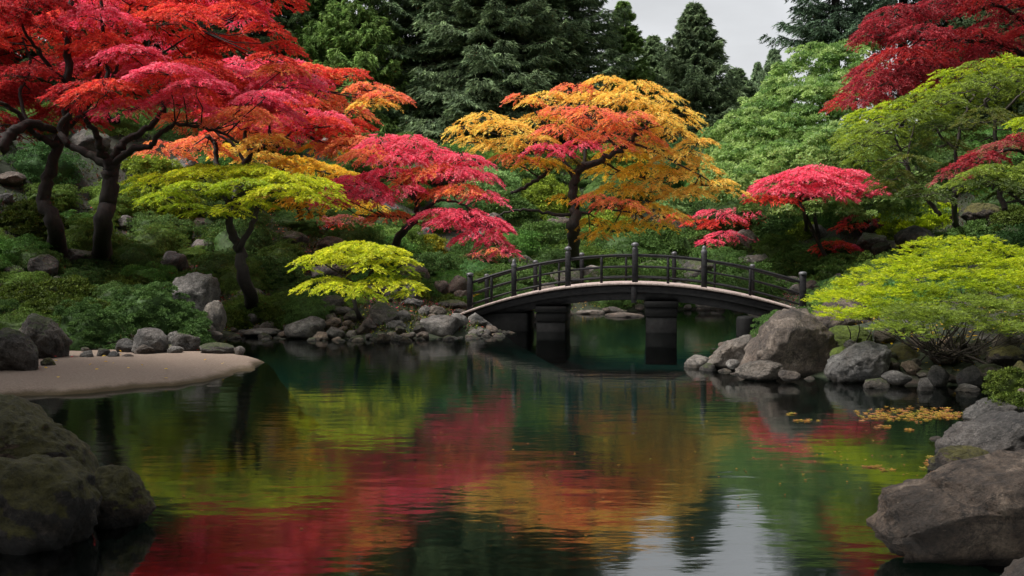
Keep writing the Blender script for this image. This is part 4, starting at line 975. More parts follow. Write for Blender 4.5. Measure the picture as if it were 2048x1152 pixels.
dwarf('dwarf_maple', 'low crimson dwarf maple behind the bridge hugging the brown domed boulder', 0, (1468, 478), [(1440, 428, 44, 8, 0, 'pink'), (1490, 424, 40, 9, 0, 'pink'), (1450, 445, 40, 8, -.2, 'red'), (1400, 446, 30, 7, 0, 'red'), (1505, 436, 26, 7, 0, 'red')])
dwarf('dwarf_maple', 'lowest crimson dwarf maple just above the bridge rail', 0, (1455, 505), [(1450, 470, 42, 8, 0, 'pink'), (1425, 484, 30, 6, 0, 'pink'), (1480, 476, 26, 6, 0, 'pink')])
dwarf('dwarf_maple', 'small dull red maple tip beside the hanging orange leaves', 0, (1362, 462), [(1358, 434, 30, 6, 0, 'red'), (1385, 440, 22, 5, 0, 'dusty')])
dwarf('dwarf_maple', 'dull red dwarf maple among dark stones on the shaded slope', 0, (1712, 475), [(1725, 438, 34, 7, 0, 'crimson'), (1700, 450, 30, 8, 0, 'red'), (1735, 452, 22, 6, 0, 'dusty')])
dwarf('dwarf_maple', 'flat crimson dwarf maple between clipped shrubs near the chartreuse shrub', 0, (1675, 522), [(1670, 490, 36, 8, 0, 'red'), (1648, 500, 24, 6, 0, 'red'), (1695, 494, 24, 6, 0, 'pink')])
dwarf('dwarf_maple', 'rusty pink dwarf maple below the amber maple', 0, (640, 462), [(640, 440, 34, 7, 0, 'dusty'), (690, 438, 40, 8, 0, 'dusty'), (665, 450, 30, 6, 0, 'red')])
dwarf('dwarf_maple', 'rusty dwarf maple under the drooping tip of the pink maple', 0, (955, 545), [(950, 515, 36, 9, 0, 'dusty'), (980, 505, 26, 7, 0, 'coral'), (925, 528, 24, 8, 0, 'dusty')])
dwarf('dwarf_maple', 'tiny golden sprig behind the first bay of the bridge rail', 0, (962, 612), [(962, 594, 20, 6, 0, 'amber'), (975, 598, 12, 4, 0, 'amber')])
# the dark red maple overhanging from the top corner: its stem stands outside the picture
pL = fill_pads([(1700, 205), (1745, 170), (1730, 90), (1790, 30), (1840, -80), (2240, -80), (2240, 200), (2060, 150), (1960, 120), (1900, 165), (1800, 195)], 46, (42, 72), (.2, .34), 2.4, lambda x, y, rs: rs.choice(['crimson', 'crimson', 'deepred']), 11)
pL += [(1725, 200, 34, 8, 0, 'crimson'), (1745, 75, 34, 8, 0, 'crimson'), (1760, 165, 46, 12, 0, 'crimson'), (1820, 160, 50, 12, -.6, 'crimson'), (1870, 130, 50, 12, -.6, 'crimson'), (1790, 60, 46, 12, 0, 'crimson'), (1850, 25, 46, 12, 0, 'crimson'), (1790, 110, 50, 12, 0, 'crimson')]
rt = P(2190, 470, 34); rt[2] = gz(rt[0], 34)
maple('crimson_maple', 'large dark crimson maple overhanging from the upper corner above the olive one', 'tree', 34.0, None,
      [([(2190, 470, 0), (2180, 380, 0), (2150, 260, 0), (2110, 170, 0), (2050, 110, 0), (1960, 70, 0)], 16, 4), ([(2150, 260, 0), (2040, 190, -.3), (1940, 150, -.4), (1850, 150, -.4), (1760, 180, -.3)], 8, 1.5),
       ([(2110, 170, 0), (2060, 60, .4), (1980, 0, .5), (1900, -30, .5)], 7, 2), ([(2050, 110, 0), (1940, 80, 0), (1840, 80, 0)], 5, 1.5)], pL, 14, leaf=(9, 3), dens=1.15, root=rt, droop=.65)
# olive maple with bare slender stems under an arched canopy
pK = []
arc = [(1712, 262), (1745, 235), (1790, 215), (1835, 200), (1875, 178), (1915, 155), (1955, 135), (2000, 125), (2050, 130), (2100, 140), (2150, 160)]
for i, (x, y) in enumerate(arc):
    pK += [(x, y, 44, 14, .6, 'lime' if i % 3 else 'yg'), (x + 14, y + 26, 46, 14, -.8, 'yg'), (x + 26, y + 56, 46, 15, 1.2, 'yg'), (x + 6, y + 14, 40, 12, 1.8, 'lime')]
pK += fill_pads([(1760, 300), (1860, 260), (1960, 230), (2160, 230), (2160, 380), (1900, 395), (1790, 390)], 22, (38, 60), (.24, .36), 2.5, lambda x, y, rs: rs.choice(['olive2', 'green2']), 17, .8)
PAL['olive2'] = [(.11, .14, .018), (.08, .11, .015), (.14, .15, .02)]; PAL['green2'] = [(.06, .10, .015), (.09, .13, .02)]
maple('olive_maple', 'broad olive green maple with slender bare stems under an arched canopy', 'tree', 29.5, (1912, 440),
      [([(1912, 440, 0), (1908, 400, 0), (1915, 360, 0), (1912, 300, 0), (1925, 240, 0), (1950, 190, 0)], 6, 2.5), ([(1880, 430, 0), (1850, 390, 0), (1825, 350, 0), (1800, 300, 0), (1785, 260, 0)], 5, 1.8),
       ([(1835, 365, 0), (1815, 340, .3), (1820, 290, .4), (1830, 250, .4)], 3.5, 1.4), ([(1912, 300, 0), (1880, 270, .2), (1860, 230, .3), (1840, 220, .3)], 3.5, 1.3), ([(1990, 300, 0), (1988, 240, 0), (1970, 200, 0), (1990, 170, 0)], 5, 2),
       ([(1990, 240, 0), (2030, 200, 0), (2060, 170, 0)], 3.5, 1.5), ([(1925, 240, 0), (1960, 215, .2), (2000, 180, .2)], 3, 1.2), ([(2010, 420, .4), (1995, 360, .4), (1990, 300, 0)], 6, 4)],
      pK, 8, leaf=(9, 3), dens=.95, droop=.45, bark=M_BARK2)
rt = P(2120, 520, 25); rt[2] = gz(rt[0], 25)
maple('rose_maple', 'rose red maple branch reaching in under the olive maple canopy', 'tree', 25.0, None,
      [([(2120, 520, 0), (2110, 420, 0), (2080, 330, 0), (2020, 300, 0), (1960, 320, 0)], 8, 2), ([(2080, 330, 0), (2090, 280, 0), (2060, 240, 0)], 4, 2)],
      [(1900, 352, 30, 9, 0, 'dusty'), (1930, 335, 40, 10, 0, 'crimson'), (1965, 315, 44, 11, 0, 'crimson'), (2005, 295, 46, 11, 0, 'dusty'), (2045, 280, 46, 12, 0, 'crimson'), (2090, 285, 50, 12, 0, 'crimson')], 5, leaf=(9, 3), dens=1.2, root=rt)
rt = P(2100, 545, 24); rt[2] = gz(rt[0], 24)
maple('yellow_green_maple', 'yellow green maple layers in the shade under the rose red branch', 'tree', 24.0, None,
      [([(2100, 545, 0), (2080, 460, 0), (2040, 400, 0), (1990, 370, 0)], 6, 2), ([(2080, 460, 0), (2090, 340, 0), (2060, 250, 0)], 4, 1.6)],
      [(1955, 350, 46, 10, 0, 'yg'), (2005, 340, 50, 11, 0, 'yg'), (1990, 365, 56, 10, -.3, 'green2'), (2050, 355, 56, 12, 0, 'yg'), (2055, 245, 36, 12, 0, 'lime'), (2090, 330, 46, 14, 0, 'yg'), (1930, 372, 36, 8, 0, 'yg')], 5, leaf=(9, 3), dens=1.2, root=rt)

# ------------------------------------------------------------------ chartreuse shrub on the near bank and other hand placed shrubs
PAL['shrubchart'] = [(.44, .52, .012), (.35, .45, .01), (.52, .57, .02), (.30, .40, .01)]; PAL['lime2'] = [(.26, .35, .012), (.33, .42, .015), (.19, .28, .012)]
def big_shrub():
    Y0 = 17.0; k = Y0 / F
    b = np.array([7.55, 17.2, 0.0]); b[2] = gz(b[0], b[1])
    t = tag(empty('chartreuse_shrub', b), 'large bright chartreuse shrub with many fanning stems above the dark stones', 'shrub')
    mb = MB(); L = Leaves()
    prof = [(1668, 592), (1700, 560), (1740, 548), (1790, 520), (1830, 500), (1880, 482), (1930, 480), (1985, 484), (2040, 500), (2090, 520), (2140, 545)]
    tips = []
    rs = random.Random(4)
    for i in range(len(prof) - 1):
        (x0, y0), (x1, y1) = prof[i], prof[i + 1]
        for j in range(2):
            u = (j + .5) / 2; x, y = x0 + (x1 - x0) * u, y0 + (y1 - y0) * u
            depth = [0, 28, 58, 90, 122, 150]
            for d_ in depth:
                if y + d_ > 655 - max(0, (1780 - x)) * .3: continue
                dyy = (1.15 if d_ == 0 else .9 - d_ / 62) + rs.uniform(-.3, .3)
                tips.append((x + rs.uniform(-16, 16), y + 12 + d_ + rs.uniform(-11, 11), dyy, d_))
    for (x, y, dyy, d_) in tips:
        C = P(x, y, Y0 + dyy + .3)
        w = rs.uniform(26, 46)
        pad(L, C, w * k, w * k * .9, w * k * .26, 'shrubchart' if d_ < 75 else ('lime2' if d_ < 115 else 'yg'), 9.5 * k, 2.3 * k, 1.1, k, .3, 26, up=.42)
    for (x, y, dyy, d_) in tips:
        if rs.random() < .4:
            C = P(x, y + 6, Y0 + dyy + .3)
            s0 = b + np.array([rs.gauss(0, .24), rs.gauss(0, .2), 0.0])
            m1 = s0 * .55 + C * .45 + np.array([rs.gauss(0, .08), rs.gauss(0, .08), -.02 - .12 * abs(C[0] - b[0])])
            m2 = s0 * .2 + C * .8 + np.array([0, 0, -.06])
            mb.tube([s0, s0 * .8 + m1 * .2 + np.array([0, 0, .03]), m1, m2, C], np.array([2.4, 2.0, 1.3, .8, .4]) * k * rs.uniform(.6, 1.2), 5, .06, False)
    for a, c_ in (((1700, 692), (1690, 640)), ((1725, 695), (1745, 640)), ((1712, 690), (1715, 630))):
        mb.tube([P(a[0], a[1], 17.9), P((a[0] + c_[0]) / 2 + 6, (a[1] + c_[1]) / 2, 17.9), P(c_[0], c_[1], 17.8)], [.012, .01, .006], 5)
    mb.build('stem', M_BARK2, t, smooth=True); L.build('crown', M_LEAF, t)
big_shrub()

def shrub_mesh(name, rx, ry, h, nclump, cr, nleaf, ll, lw, cols, seed, flat=.7, spiky=.4, lump=.25, core=.83, low=-.4):
    L = dome_foliage(rx, ry, h, nclump, cr, nleaf, ll, lw, cols, seed, flat, spiky, lump, low)
    eV, eF = core_shape(rx, ry, h, seed, lump, core)
    o = L.build(name, M_NEEDLE, extra=(eV, eF, np.array(PAL[cols][2]) * .8))
    return o
def place_shrub(px, py, wpx, hpx, label, cols='green', spiky=.4, name='clipped_shrub', seed=0, cat='shrub', fine=1.0, group=None, flat=.6, Y=None, lump=.3, ncl=None):
    b = hit(px, py) if Y is None else P(px, py, Y)
    if Y is not None: b[2] = min(b[2], gz(b[0], b[1]) + .3)
    k = b[1] / F; rx = wpx / 2 * k; h = hpx * k; ry = max(rx * .8, h * .8)
    area = wpx * hpx
    nc = ncl or int(max(40, min(360, area / 28)))
    cr = 11 * k * (1 if fine <= 1 else .9)
    lf = max(4.5, 6.5 / fine) * k
    nl = int(min(190, 60 * fine * fine))
    o = shrub_mesh(name, rx, ry, h, nc, cr, nl, lf, lf * .34, cols, seed, flat, spiky, lump)
    o.location = (b[0], b[1] + ry * .4, b[2] - .08 * h)
    tag(o, label, cat, group)
    return o
PAL['juniper'] = [(.075, .145, .038), (.095, .175, .045), (.06, .12, .032)]; PAL['mossy'] = [(.06, .095, .012), (.085, .12, .016), (.045, .07, .01)]
HS = [
    (292, 660, 215, 94, 'bright clipped juniper in front of the big pale boulder', 'juniper', 1.5), (372, 664, 100, 54, 'lobe of clipped juniper nearest the upright pale stone', 'juniper', 1.4),
    (158, 712, 168, 108, 'rounded low juniper hanging over the sand-edge stones', 'juniper', 1.5), (95, 676, 170, 86, 'low dark juniper behind the streaky topped boulder', 'mossy', 1.3),
    (205, 660, 120, 60, 'mossy green mound between the two junipers and the slope', 'mossy', 1.3), (10, 700, 130, 100, 'dark green shrub over the tall brown boulder', 'mossy', 1.3),
    (45, 610, 120, 40, 'dim clipped shrub under the leaning maple', 'mossy', 1), (118, 600, 150, 42, 'flat moss green shrub at the foot of the slope', 'mossy', 1), (240, 588, 120, 32, 'low moss green shrub behind the bright juniper', 'mossy', 1),
    (55, 470, 140, 66, 'big rounded dark shrub on the shaded bank', 'mossy', 1.2), (545, 575, 120, 64, 'blue green rounded shrub beside the crooked trunk', 'juniper', 1.3), (640, 590, 140, 34, 'dark shrub under the low golden maple', 'green', 1),
    (455, 650, 70, 24, 'small moss cushion by the small bay', 'mossy', 1), (560, 655, 60, 28, 'bright moss cushion between stones of the small bay', 'mossy', 1.2), (530, 640, 70, 26, 'moss cushion below the crooked trunk', 'mossy', 1.2), (400, 600, 50, 20, 'moss cushion behind the upright pale stone', 'mossy', 1),
    (868, 560, 96, 50, 'blue green juniper beside the bridge approach', 'juniper', 1.2), (820, 600, 60, 44, 'yellow green shrub under the edge of the low golden maple', 'yg', 1.2), (900, 615, 50, 20, 'ochre low shrub above the dark flat-topped boulder', 'mossy', 1),
    (1390, 500, 130, 40, 'neat green dome shrub behind the centre of the bridge', 'green', 1.2), (1590, 552, 140, 46, 'broad dark green shrub behind the last rail bay', 'green', 1.3), (1695, 560, 150, 50, 'dark spiky shrub beside the tip of the chartreuse one', 'green', 1.3),
    (1860, 448, 165, 48, 'bright yellow green low shrub above the wide grey boulder', 'lime', 1.3), (1800, 470, 60, 30, 'small yellow green shrub beside the dwarf maple', 'yg', 1), (1560, 470, 110, 60, 'dark round pine shrub under the small scarlet maple', 'juniper', 1.2),
    (1960, 500, 120, 50, 'dark shrub in the shade beyond the chartreuse one', 'green', 1), (2050, 470, 120, 60, 'dim dark shrub by the picture edge under the olive maple', 'mossy', 1), (2030, 712, 90, 30, 'green moss cushion on the dark stones by the picture edge', 'mossy', 1.2),
    (2030, 806, 70, 16, 'small moss tuft on the weathered grey boulder', 'mossy', 1), (1465, 505, 80, 30, 'small green shrub right behind the fourth rail post', 'green', 1), (1610, 475, 60, 30, 'light green leafy tuft below the scarlet maple', 'yg', 1),
    (1530, 385, 150, 60, 'soft pale green shrub between the orange and scarlet maples', 'light', 1), (1350, 420, 70, 40, 'pale grey green shrub glimpsed under the orange leaves', 'light', 1),
    (860, 500, 60, 26, 'orange brown low shrub above the bridge approach', 'olive', 1), (1005, 440, 130, 56, 'green layered shrub on the slope between the pink and orange maples', 'green', 1), (1085, 418, 130, 60, 'soft green shrub right behind the low bare limb of the orange maple', 'yg', 1), (975, 395, 130, 60, 'upper green shrub beyond the tip of the pink maple', 'light', 1),
    (1060, 372, 130, 60, 'highest green shrub seen under the crown of the orange maple', 'green', 1), (1095, 486, 130, 44, 'long green shrub beside the foot of the orange maple', 'green', 1), (1215, 470, 120, 50, 'green shrub beyond the orange maple trunk under its amber leaves', 'yg', 1), (1300, 490, 130, 46, 'dark green rounded shrub above the middle bridge post', 'green', 1),
    (330, 425, 150, 50, 'pale green spreading shrub behind the chartreuse maple', 'yg', 1), (290, 350, 130, 40, 'pale green shrub high behind the forked red maple', 'yg', 1),
]
for i, (x, y, w, h, lb, cs, fn) in enumerate(HS):
    kw = {}
    KY = {'bright clipped': 23.4, 'lobe of cl': 23.2, 'rounded low jun': 21.6, 'low dark jun': 23.0, 'mossy green mound': 24.2, 'dark green shrub over': 19.6}
    for q_ in KY:
        if lb.startswith(q_): kw['Y'] = KY[q_]
    if x > 2000 and y > 700: kw['Y'] = 15.0 if y < 780 else 12.4
    place_shrub(x, y, w, h, lb, cs, seed=i * 3.3 + 1, fine=fn, name='moss_cushion' if 'moss cushion' in lb or 'moss tuft' in lb else 'clipped_shrub', spiky=.9 if 'spiky' in lb or cs == 'lime' else .4, **kw)
for o_ in [o for o in bpy.data.objects if o.name.startswith('moss_cushion')]: o_['category'] = 'moss'

# large light green trees behind the slope
def billow(name, label, Y0, base, lobes, cols, cr=13, ll=7.5, cat='tree', nl=70, stem=True):
    b = hit(*base); t = tag(empty(name, (b[0], Y0, gz(b[0], Y0))), label, cat); k = Y0 / F
    org = np.array(t.location); L = Leaves(); mb = MB()
    for i, (x, y, rw, rh, dy) in enumerate(lobes):
        C = P(x, y, Y0 + dy) - np.array([0, 0, rh * k * .4])
        dome_foliage(rw * k, rw * k * .8, rh * k * 1.35, int(rw * rh / 42), cr * k, nl, ll * k, ll * k * .4, cols, i * 5.1 + Y0, .6, .35, .3, -.25, L, C)
    q_ = P(lobes[2][0], lobes[2][1], Y0); mb.tube([org + (0, 0, -.3), org * .5 + q_ * .5 + (.1, .8, 0), q_ + (0, .6, 0)], [.10, .08, .04], 8, .05)
    mb.build('trunk', M_BARK, t, smooth=True); L.build('crown', M_LEAF, t)
PAL['light2'] = [(.20, .33, .08), (.27, .40, .11), (.13, .24, .06), (.32, .45, .13)]
billow('light_green_tree', 'rounded light green tree stepping up towards the dark crimson maple', 47.0, (1590, 420),
       [(1480, 285, 75, 50, 0), (1540, 240, 80, 55, .5), (1590, 185, 80, 60, 1), (1650, 140, 80, 55, 1.5), (1710, 120, 60, 45, 2), (1640, 230, 100, 70, -1), (1570, 290, 100, 60, -1.5), (1700, 220, 90, 80, 0), (1500, 335, 80, 45, -2), (1455, 340, 50, 40, 0)], 'light2')
billow('pale_green_tree', 'lower pale green leafy tree behind the small scarlet maple', 42.5, (1570, 440),
       [(1450, 365, 50, 40, 1), (1500, 375, 60, 40, 0), (1570, 330, 70, 40, .6), (1640, 310, 75, 42, .3), (1700, 290, 70, 42, 0), (1750, 320, 70, 55, 0), (1790, 370, 70, 40, .5), (1660, 350, 80, 30, 0), (1560, 400, 80, 34, .3), (1650, 405, 90, 36, .3), (1750, 410, 80, 36, .3), (1830, 400, 60, 36, .3)], 'light2')

# ------------------------------------------------------------------ conifers
PAL['spruce'] = [(.125, .175, .09), (.15, .215, .105), (.09, .135, .07), (.18, .25, .12)]
PAL['lightcon'] = [(.15, .24, .06), (.19, .29, .08), (.11, .19, .05)]
PAL['fir'] = [(.06, .10, .06), (.08, .13, .075)]
def conifer(name, label, x, y_base, Y, H, Rb, seed, cols='spruce', group=None, **kw):
    X = (x - 1024) / F * Y
    z = gz(X, Y)
    t = tag(empty(name, (X, Y, z - .3)), label, 'tree', group)
    L, mb = conifer_mesh(name, H, Rb, seed, cols, **kw)
    L2 = L.build('crown', M_NEEDLE, origin=(0, 0, 0)); L2.parent = t
    o = mb.build('trunk', M_BARK, origin=np.zeros(3), smooth=True); o.parent = t
    return t
def again(src, label, x, Y, s=1.0, rz=0.0, tint=(1, 1, 1), group=None, sz=None):
    c = copy_tree(src); X = (x - 1024) / F * Y
    c.location = (X, Y, gz(X, Y) - .3); c.rotation_euler = (0, 0, rz); c.scale = (s, s, sz or s)
    c['label'] = label
    for ch in bpy.data.objects:
        if ch.parent == c: ch.color = (*tint, 1)
    return c
G_CON = 'tall conifers behind the garden'
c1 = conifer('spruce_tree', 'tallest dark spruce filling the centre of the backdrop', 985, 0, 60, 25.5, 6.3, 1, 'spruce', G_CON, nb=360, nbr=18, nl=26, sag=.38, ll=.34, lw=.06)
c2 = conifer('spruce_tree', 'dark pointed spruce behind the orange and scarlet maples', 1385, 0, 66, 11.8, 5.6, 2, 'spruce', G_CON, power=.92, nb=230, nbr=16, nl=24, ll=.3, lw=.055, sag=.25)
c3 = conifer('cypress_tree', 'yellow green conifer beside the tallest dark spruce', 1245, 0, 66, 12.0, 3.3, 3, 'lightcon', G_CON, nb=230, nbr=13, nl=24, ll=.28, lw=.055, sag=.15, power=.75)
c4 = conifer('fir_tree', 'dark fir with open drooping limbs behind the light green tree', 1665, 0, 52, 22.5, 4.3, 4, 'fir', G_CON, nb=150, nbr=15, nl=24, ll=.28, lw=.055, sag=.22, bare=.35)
again(c1, 'dark spruce between the coral maple and the tallest spruce', 850, 63, .98, 1.2, (.95, 1, 1))
again(c1, 'dark spruce leaning in behind the orange maple crown', 1115, 62, .93, 2.4, (1, 1.02, 1.0), sz=.88)
again(c1, 'dark spruce behind the top of the coral maple', 585, 64, .9, 3.5, (1, 1.05, .9))
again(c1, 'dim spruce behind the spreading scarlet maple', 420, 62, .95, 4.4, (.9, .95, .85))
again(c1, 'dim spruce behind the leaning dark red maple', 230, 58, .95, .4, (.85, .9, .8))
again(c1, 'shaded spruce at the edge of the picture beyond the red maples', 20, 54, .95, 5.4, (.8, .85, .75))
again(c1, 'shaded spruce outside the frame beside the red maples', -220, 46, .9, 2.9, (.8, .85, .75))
again(c3, 'yellow green conifer above the coral maple', 722, 60, 1.12, 1.0, (1.1, 1.1, 1.1), sz=1.3)
again(c3, 'second yellow green conifer peeking over the coral maple', 650, 62, 1.0, 2.0, (.9, .95, .9), sz=1.2)
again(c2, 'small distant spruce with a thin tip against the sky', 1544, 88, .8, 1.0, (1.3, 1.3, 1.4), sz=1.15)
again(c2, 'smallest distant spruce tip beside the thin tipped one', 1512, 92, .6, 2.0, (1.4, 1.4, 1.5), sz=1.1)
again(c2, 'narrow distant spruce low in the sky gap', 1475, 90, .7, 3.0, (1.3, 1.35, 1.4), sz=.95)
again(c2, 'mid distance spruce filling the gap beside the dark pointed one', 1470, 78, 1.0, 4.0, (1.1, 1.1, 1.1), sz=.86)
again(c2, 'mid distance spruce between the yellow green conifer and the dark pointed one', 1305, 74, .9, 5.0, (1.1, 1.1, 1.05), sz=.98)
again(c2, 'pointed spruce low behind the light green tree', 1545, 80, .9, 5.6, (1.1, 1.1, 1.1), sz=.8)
again(c4, 'dark fir behind the dark crimson maple', 1800, 56, 1.0, 1.7)
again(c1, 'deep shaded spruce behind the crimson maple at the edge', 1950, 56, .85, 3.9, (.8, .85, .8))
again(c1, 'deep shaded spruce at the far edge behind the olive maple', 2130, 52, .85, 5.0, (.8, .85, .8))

G_SH = 'unseen firs added to shade the near shores beyond the picture edges'  # firs out of view, added only to darken the near rocks
for xx, yy, rz_, lb in ((-8.2, 6.5, .3, 'unseen tall fir added to shade the large mossy boulders from the near bank'), (-13.5, 15.5, 2.2, 'unseen tall fir added to shade the back of the sand spit'),
                        (8.6, 6.8, 1.4, 'unseen tall fir added to shade the large flat slab rock'), (14.5, 17.5, 4.0, 'unseen tall fir added to shade the chartreuse shrub')):
    c = again(c4, lb, 1024, 40, 1.0, rz_); c.location = (xx, yy, gz(xx, yy) - .3); c['group'] = G_SH

G_RING = 'unseen spruces added around the viewer to block sky light'  # added out of view to block rear sky and darken camera-facing sides
for xx, yy, rz_, sc_, lb in ((-13, -7, .3, .9, 'unseen tall spruce added for shade at the back of the viewer beside the near bank'), (-4.5, -11, 1.5, .85, 'unseen tall spruce added for shade on the bank behind the viewer'), (5.5, -11, 2.6, .9, 'unseen broad spruce added for shade on the bank behind the viewer'), (14, -6, 3.3, .9, 'unseen spruce added for shade behind the large flat slab rock beyond the frame'),
                             (-19, 5, 4.2, .95, 'unseen spruce added for shade beyond the frame behind the mossy boulders'), (19, 7, 5.1, .95, 'unseen spruce added for shade beyond the frame behind the grey rocks'), (-23, 18, .9, .9, 'unseen spruce added for shade beyond the frame behind the sand spit'), (22, 20, 2.0, .9, 'unseen spruce added for shade beyond the frame behind the chartreuse shrub')):
    c = again(c1, lb, 1024, 40, sc_, rz_); c.location = (xx, yy, gz(xx, yy) - .3); c['group'] = G_RING

# ------------------------------------------------------------------ shrubs and stones scattered over the slope
protos = []
for i, (cols, sp, fl, h, lp, nc, cr_, nl, ll) in enumerate([('green', .15, .6, .62, .3, 170, .17, 80, .048), ('green', .3, .5, .5, .4, 140, .2, 84, .055), ('green', .1, .7, .8, .25, 190, .15, 70, .045),
                                       ('green', .5, .45, .55, .45, 120, .22, 90, .062), ('green', .2, .5, .45, .4, 150, .17, 80, .05), ('green', .35, .5, .7, .35, 160, .18, 80, .055), ('green', .15, .4, .5, .5, 110, .24, 96, .055)]):
    o = shrub_mesh('shrub_source', 1, .85, h, nc, cr_, nl, ll, ll * .36, cols, i * 7.7 + 2, fl, sp, lp)
    protos.append(o.data); bpy.data.objects.remove(o)
rockdata = []
for i in range(8):
    V, Fc = rock_shape(900 + i, 4, 8, .06, .08); V = V * np.array([1, .8, .62])
    o = mesh_np('stone_source', V, Fc, 3, RK[['mossy', 'grey', 'brown', 'mossy'][i % 4]], smooth=True); rockdata.append(o.data); bpy.data.objects.remove(o)
LM = [('leaning dark red maple trunk', 110, 450), ('forked red maple trunk', 212, 420), ('crooked chartreuse maple trunk', 480, 520), ('big pale grey boulder', 373, 575), ('bright clipped juniper', 305, 600),
      ('chartreuse maple crown', 420, 370), ('amber maple', 600, 380), ('pink maple trunk', 815, 460), ('pink maple tip', 1020, 500), ('low golden maple', 720, 540), ('orange maple trunk', 1148, 430),
      ('first bridge post', 940, 580), ('second bridge post', 1028, 560), ('third bridge post', 1136, 530), ('middle bridge post', 1270, 520), ('fourth bridge post', 1408, 530), ('last bridge post', 1605, 580),
      ('brown domed boulder', 1490, 480), ('flat pale rock', 1510, 520), ('small scarlet maple', 1640, 370), ('pale jagged stone', 1635, 460), ('wide grey boulder', 1838, 478), ('chartreuse shrub', 1880, 560),
      ('olive maple stems', 1912, 380), ('dull red dwarf maple', 1712, 450), ('flat crimson dwarf maple', 1670, 495), ('tan rock ridge', 1118, 450), ('brown rock hump', 660, 490), ('blue grey standing stone', 252, 447),
      ('brown angular stone', 405, 448), ('pinkish boulder', 915, 570), ('high grey boulder', 370, 328), ('hanging orange leaves', 1300, 450), ('pale broken rock', 1190, 545), ('dusty dwarf maple', 660, 442), ('small white stone', 283, 407),
      ('pale green tree', 1620, 330), ('dim grey boulder', 88, 532), ('rusty dwarf maple', 950, 515), ('round dark shrub', 55, 440), ('blue green shrub', 545, 545), ('lower crimson dwarf maple', 1450, 480)]
USED = set()
def make_label(adj, noun, px, py):
    px = min(max(px, 0), 2048)
    L_ = sorted(LM, key=lambda q: (q[1] - px) ** 2 + 2.2 * (q[2] - py) ** 2)
    cands = []
    for a in L_[:5]:
        rel = 'just above' if a[2] > py + 25 else ('just below' if a[2] < py - 25 else 'beside')
        cands.append(f'{adj} {noun} {rel} the {a[0]}')
    for i in range(7):
        for j in range(i + 1, 8):
            a, b = L_[i], L_[j]
            cands.append(f'{adj} {noun} between the {a[0]} and the {b[0]}')
    for c in cands:
        if c not in USED and len(c.split()) <= 15: USED.add(c); return c
    return cands[-1]
rs = random.Random(12)
placed = []
TINTS = [((.75, .8, .8), 'dark green'), ((1, 1, 1), 'green'), ((1.5, 1.35, .9), 'yellow green'), ((.8, 1.0, 1.25), 'bluish green'), ((1.15, 1.05, .8), 'olive green'), ((.9, 1.15, .9), 'fresh green')]
SHAPE = ['rounded', 'flat-topped', 'domed', 'shaggy', 'low spreading', 'bushy', 'layered']
hand = [(o.location.x, o.location.y, .5 * max(o.dimensions.x, .6)) for o in bpy.data.objects if o.parent is None and o.type == 'MESH' and o.get('category') in ('boulder', 'rock', 'shrub', 'moss')]
for o_ in bpy.data.objects:
    if o_.name.startswith('dwarf_maple'): hand.append((o_.location.x, o_.location.y, .7))
SEEN = []
for o_ in bpy.data.objects:
    if o_.parent is None and o_.get('category') in ('boulder', 'rock', 'shrub') and o_.type == 'MESH' and o_.location.y > 20:
        qx, qy = project((o_.location.x, o_.location.y, o_.location.z + o_.dimensions.z * .6)); SEEN.append((qx, qy, o_.location.y))
for a_ in ((1440, 430, 40), (1490, 428, 40), (1450, 475, 38), (1725, 440, 38), (1700, 450, 38), (1670, 492, 34), (640, 442, 40), (690, 440, 40), (950, 515, 36), (962, 594, 31), (1360, 436, 40)): SEEN.append(a_)
n_sh = 0
for tr in range(24000):
    if n_sh > 285: break
    Y = rs.uniform(22, 57); hx = Y * .56 + 1; X = rs.uniform(-hx, hx)
    s = float(sdist(POND, [X], [Y])[0])
    if s < .9: continue
    r = .040 * Y * rs.uniform(.7, 1.2)
    if Y < 32: r *= .9
    if tr > 13000: r *= .6
    if any((X - a) ** 2 + (Y - b) ** 2 < (.6 * (r + c)) ** 2 for a, b, c in placed): continue
    if any((X - a) ** 2 + (Y - b) ** 2 < (.45 * r + c * .7) ** 2 for a, b, c in hand): continue
    if 5.5 < X < 12 and Y < 31.5 and Y > 26.3: continue
    if -2.6 < X < 0 and 27 < Y < 31: continue
    if -8 < X < -3 and Y < 25.6 and s < 1.3: continue
    if abs(X) / Y > .60: continue
    z = gz(X, Y); cx_, cy_ = project((X, Y, z + r * .3)); wp = r * F / Y * .6; hp = r * .4 * F / Y
    if any(Y < c and abs(a - cx_) < wp and abs(b - cy_) < hp for a, b, c in SEEN): continue
    placed.append((X, Y, r)); px, py = project((X, Y, z + r * .3))
    i = rs.randrange(len(protos)); 
    wts = [4, 4, 1.6, 2.5, 3, 3] if X > -10 else [3, 2, 2, .5, 5, 2]
    tint, adj = rs.choices(TINTS, wts)[0]
    if rs.random() < .17 and Y > 25:
        o = bpy.data.objects.new('stone', rs.choice(rockdata)); q = r * rs.uniform(.45, .7); o.scale = (q, q, q * rs.uniform(.8, 1.2)); o.location = (X, Y, z + .2 * q)
        o.rotation_euler = (0, 0, rs.uniform(0, 6.28)); COL.objects.link(o)
        tag(o, make_label('half buried', 'stone', px, py), 'rock', 'stones between the shrubs'); continue
    o = bpy.data.objects.new('mounded_shrub', protos[i]); q = r * rs.uniform(.85, 1.05); o.scale = (q, q, q * rs.uniform(.85, 1.2)); o.location = (X, Y, z - .06)
    f = rs.uniform(.7, 1.35); o.color = (tint[0] * f, tint[1] * f, tint[2] * f, 1)
    o.rotation_euler = (0, 0, rs.uniform(0, 6.28)); COL.objects.link(o)
    tag(o, make_label(SHAPE[i] + ' ' + adj, 'shrub', px, py), 'shrub', 'mounded evergreen shrubs on the slope'); n_sh += 1
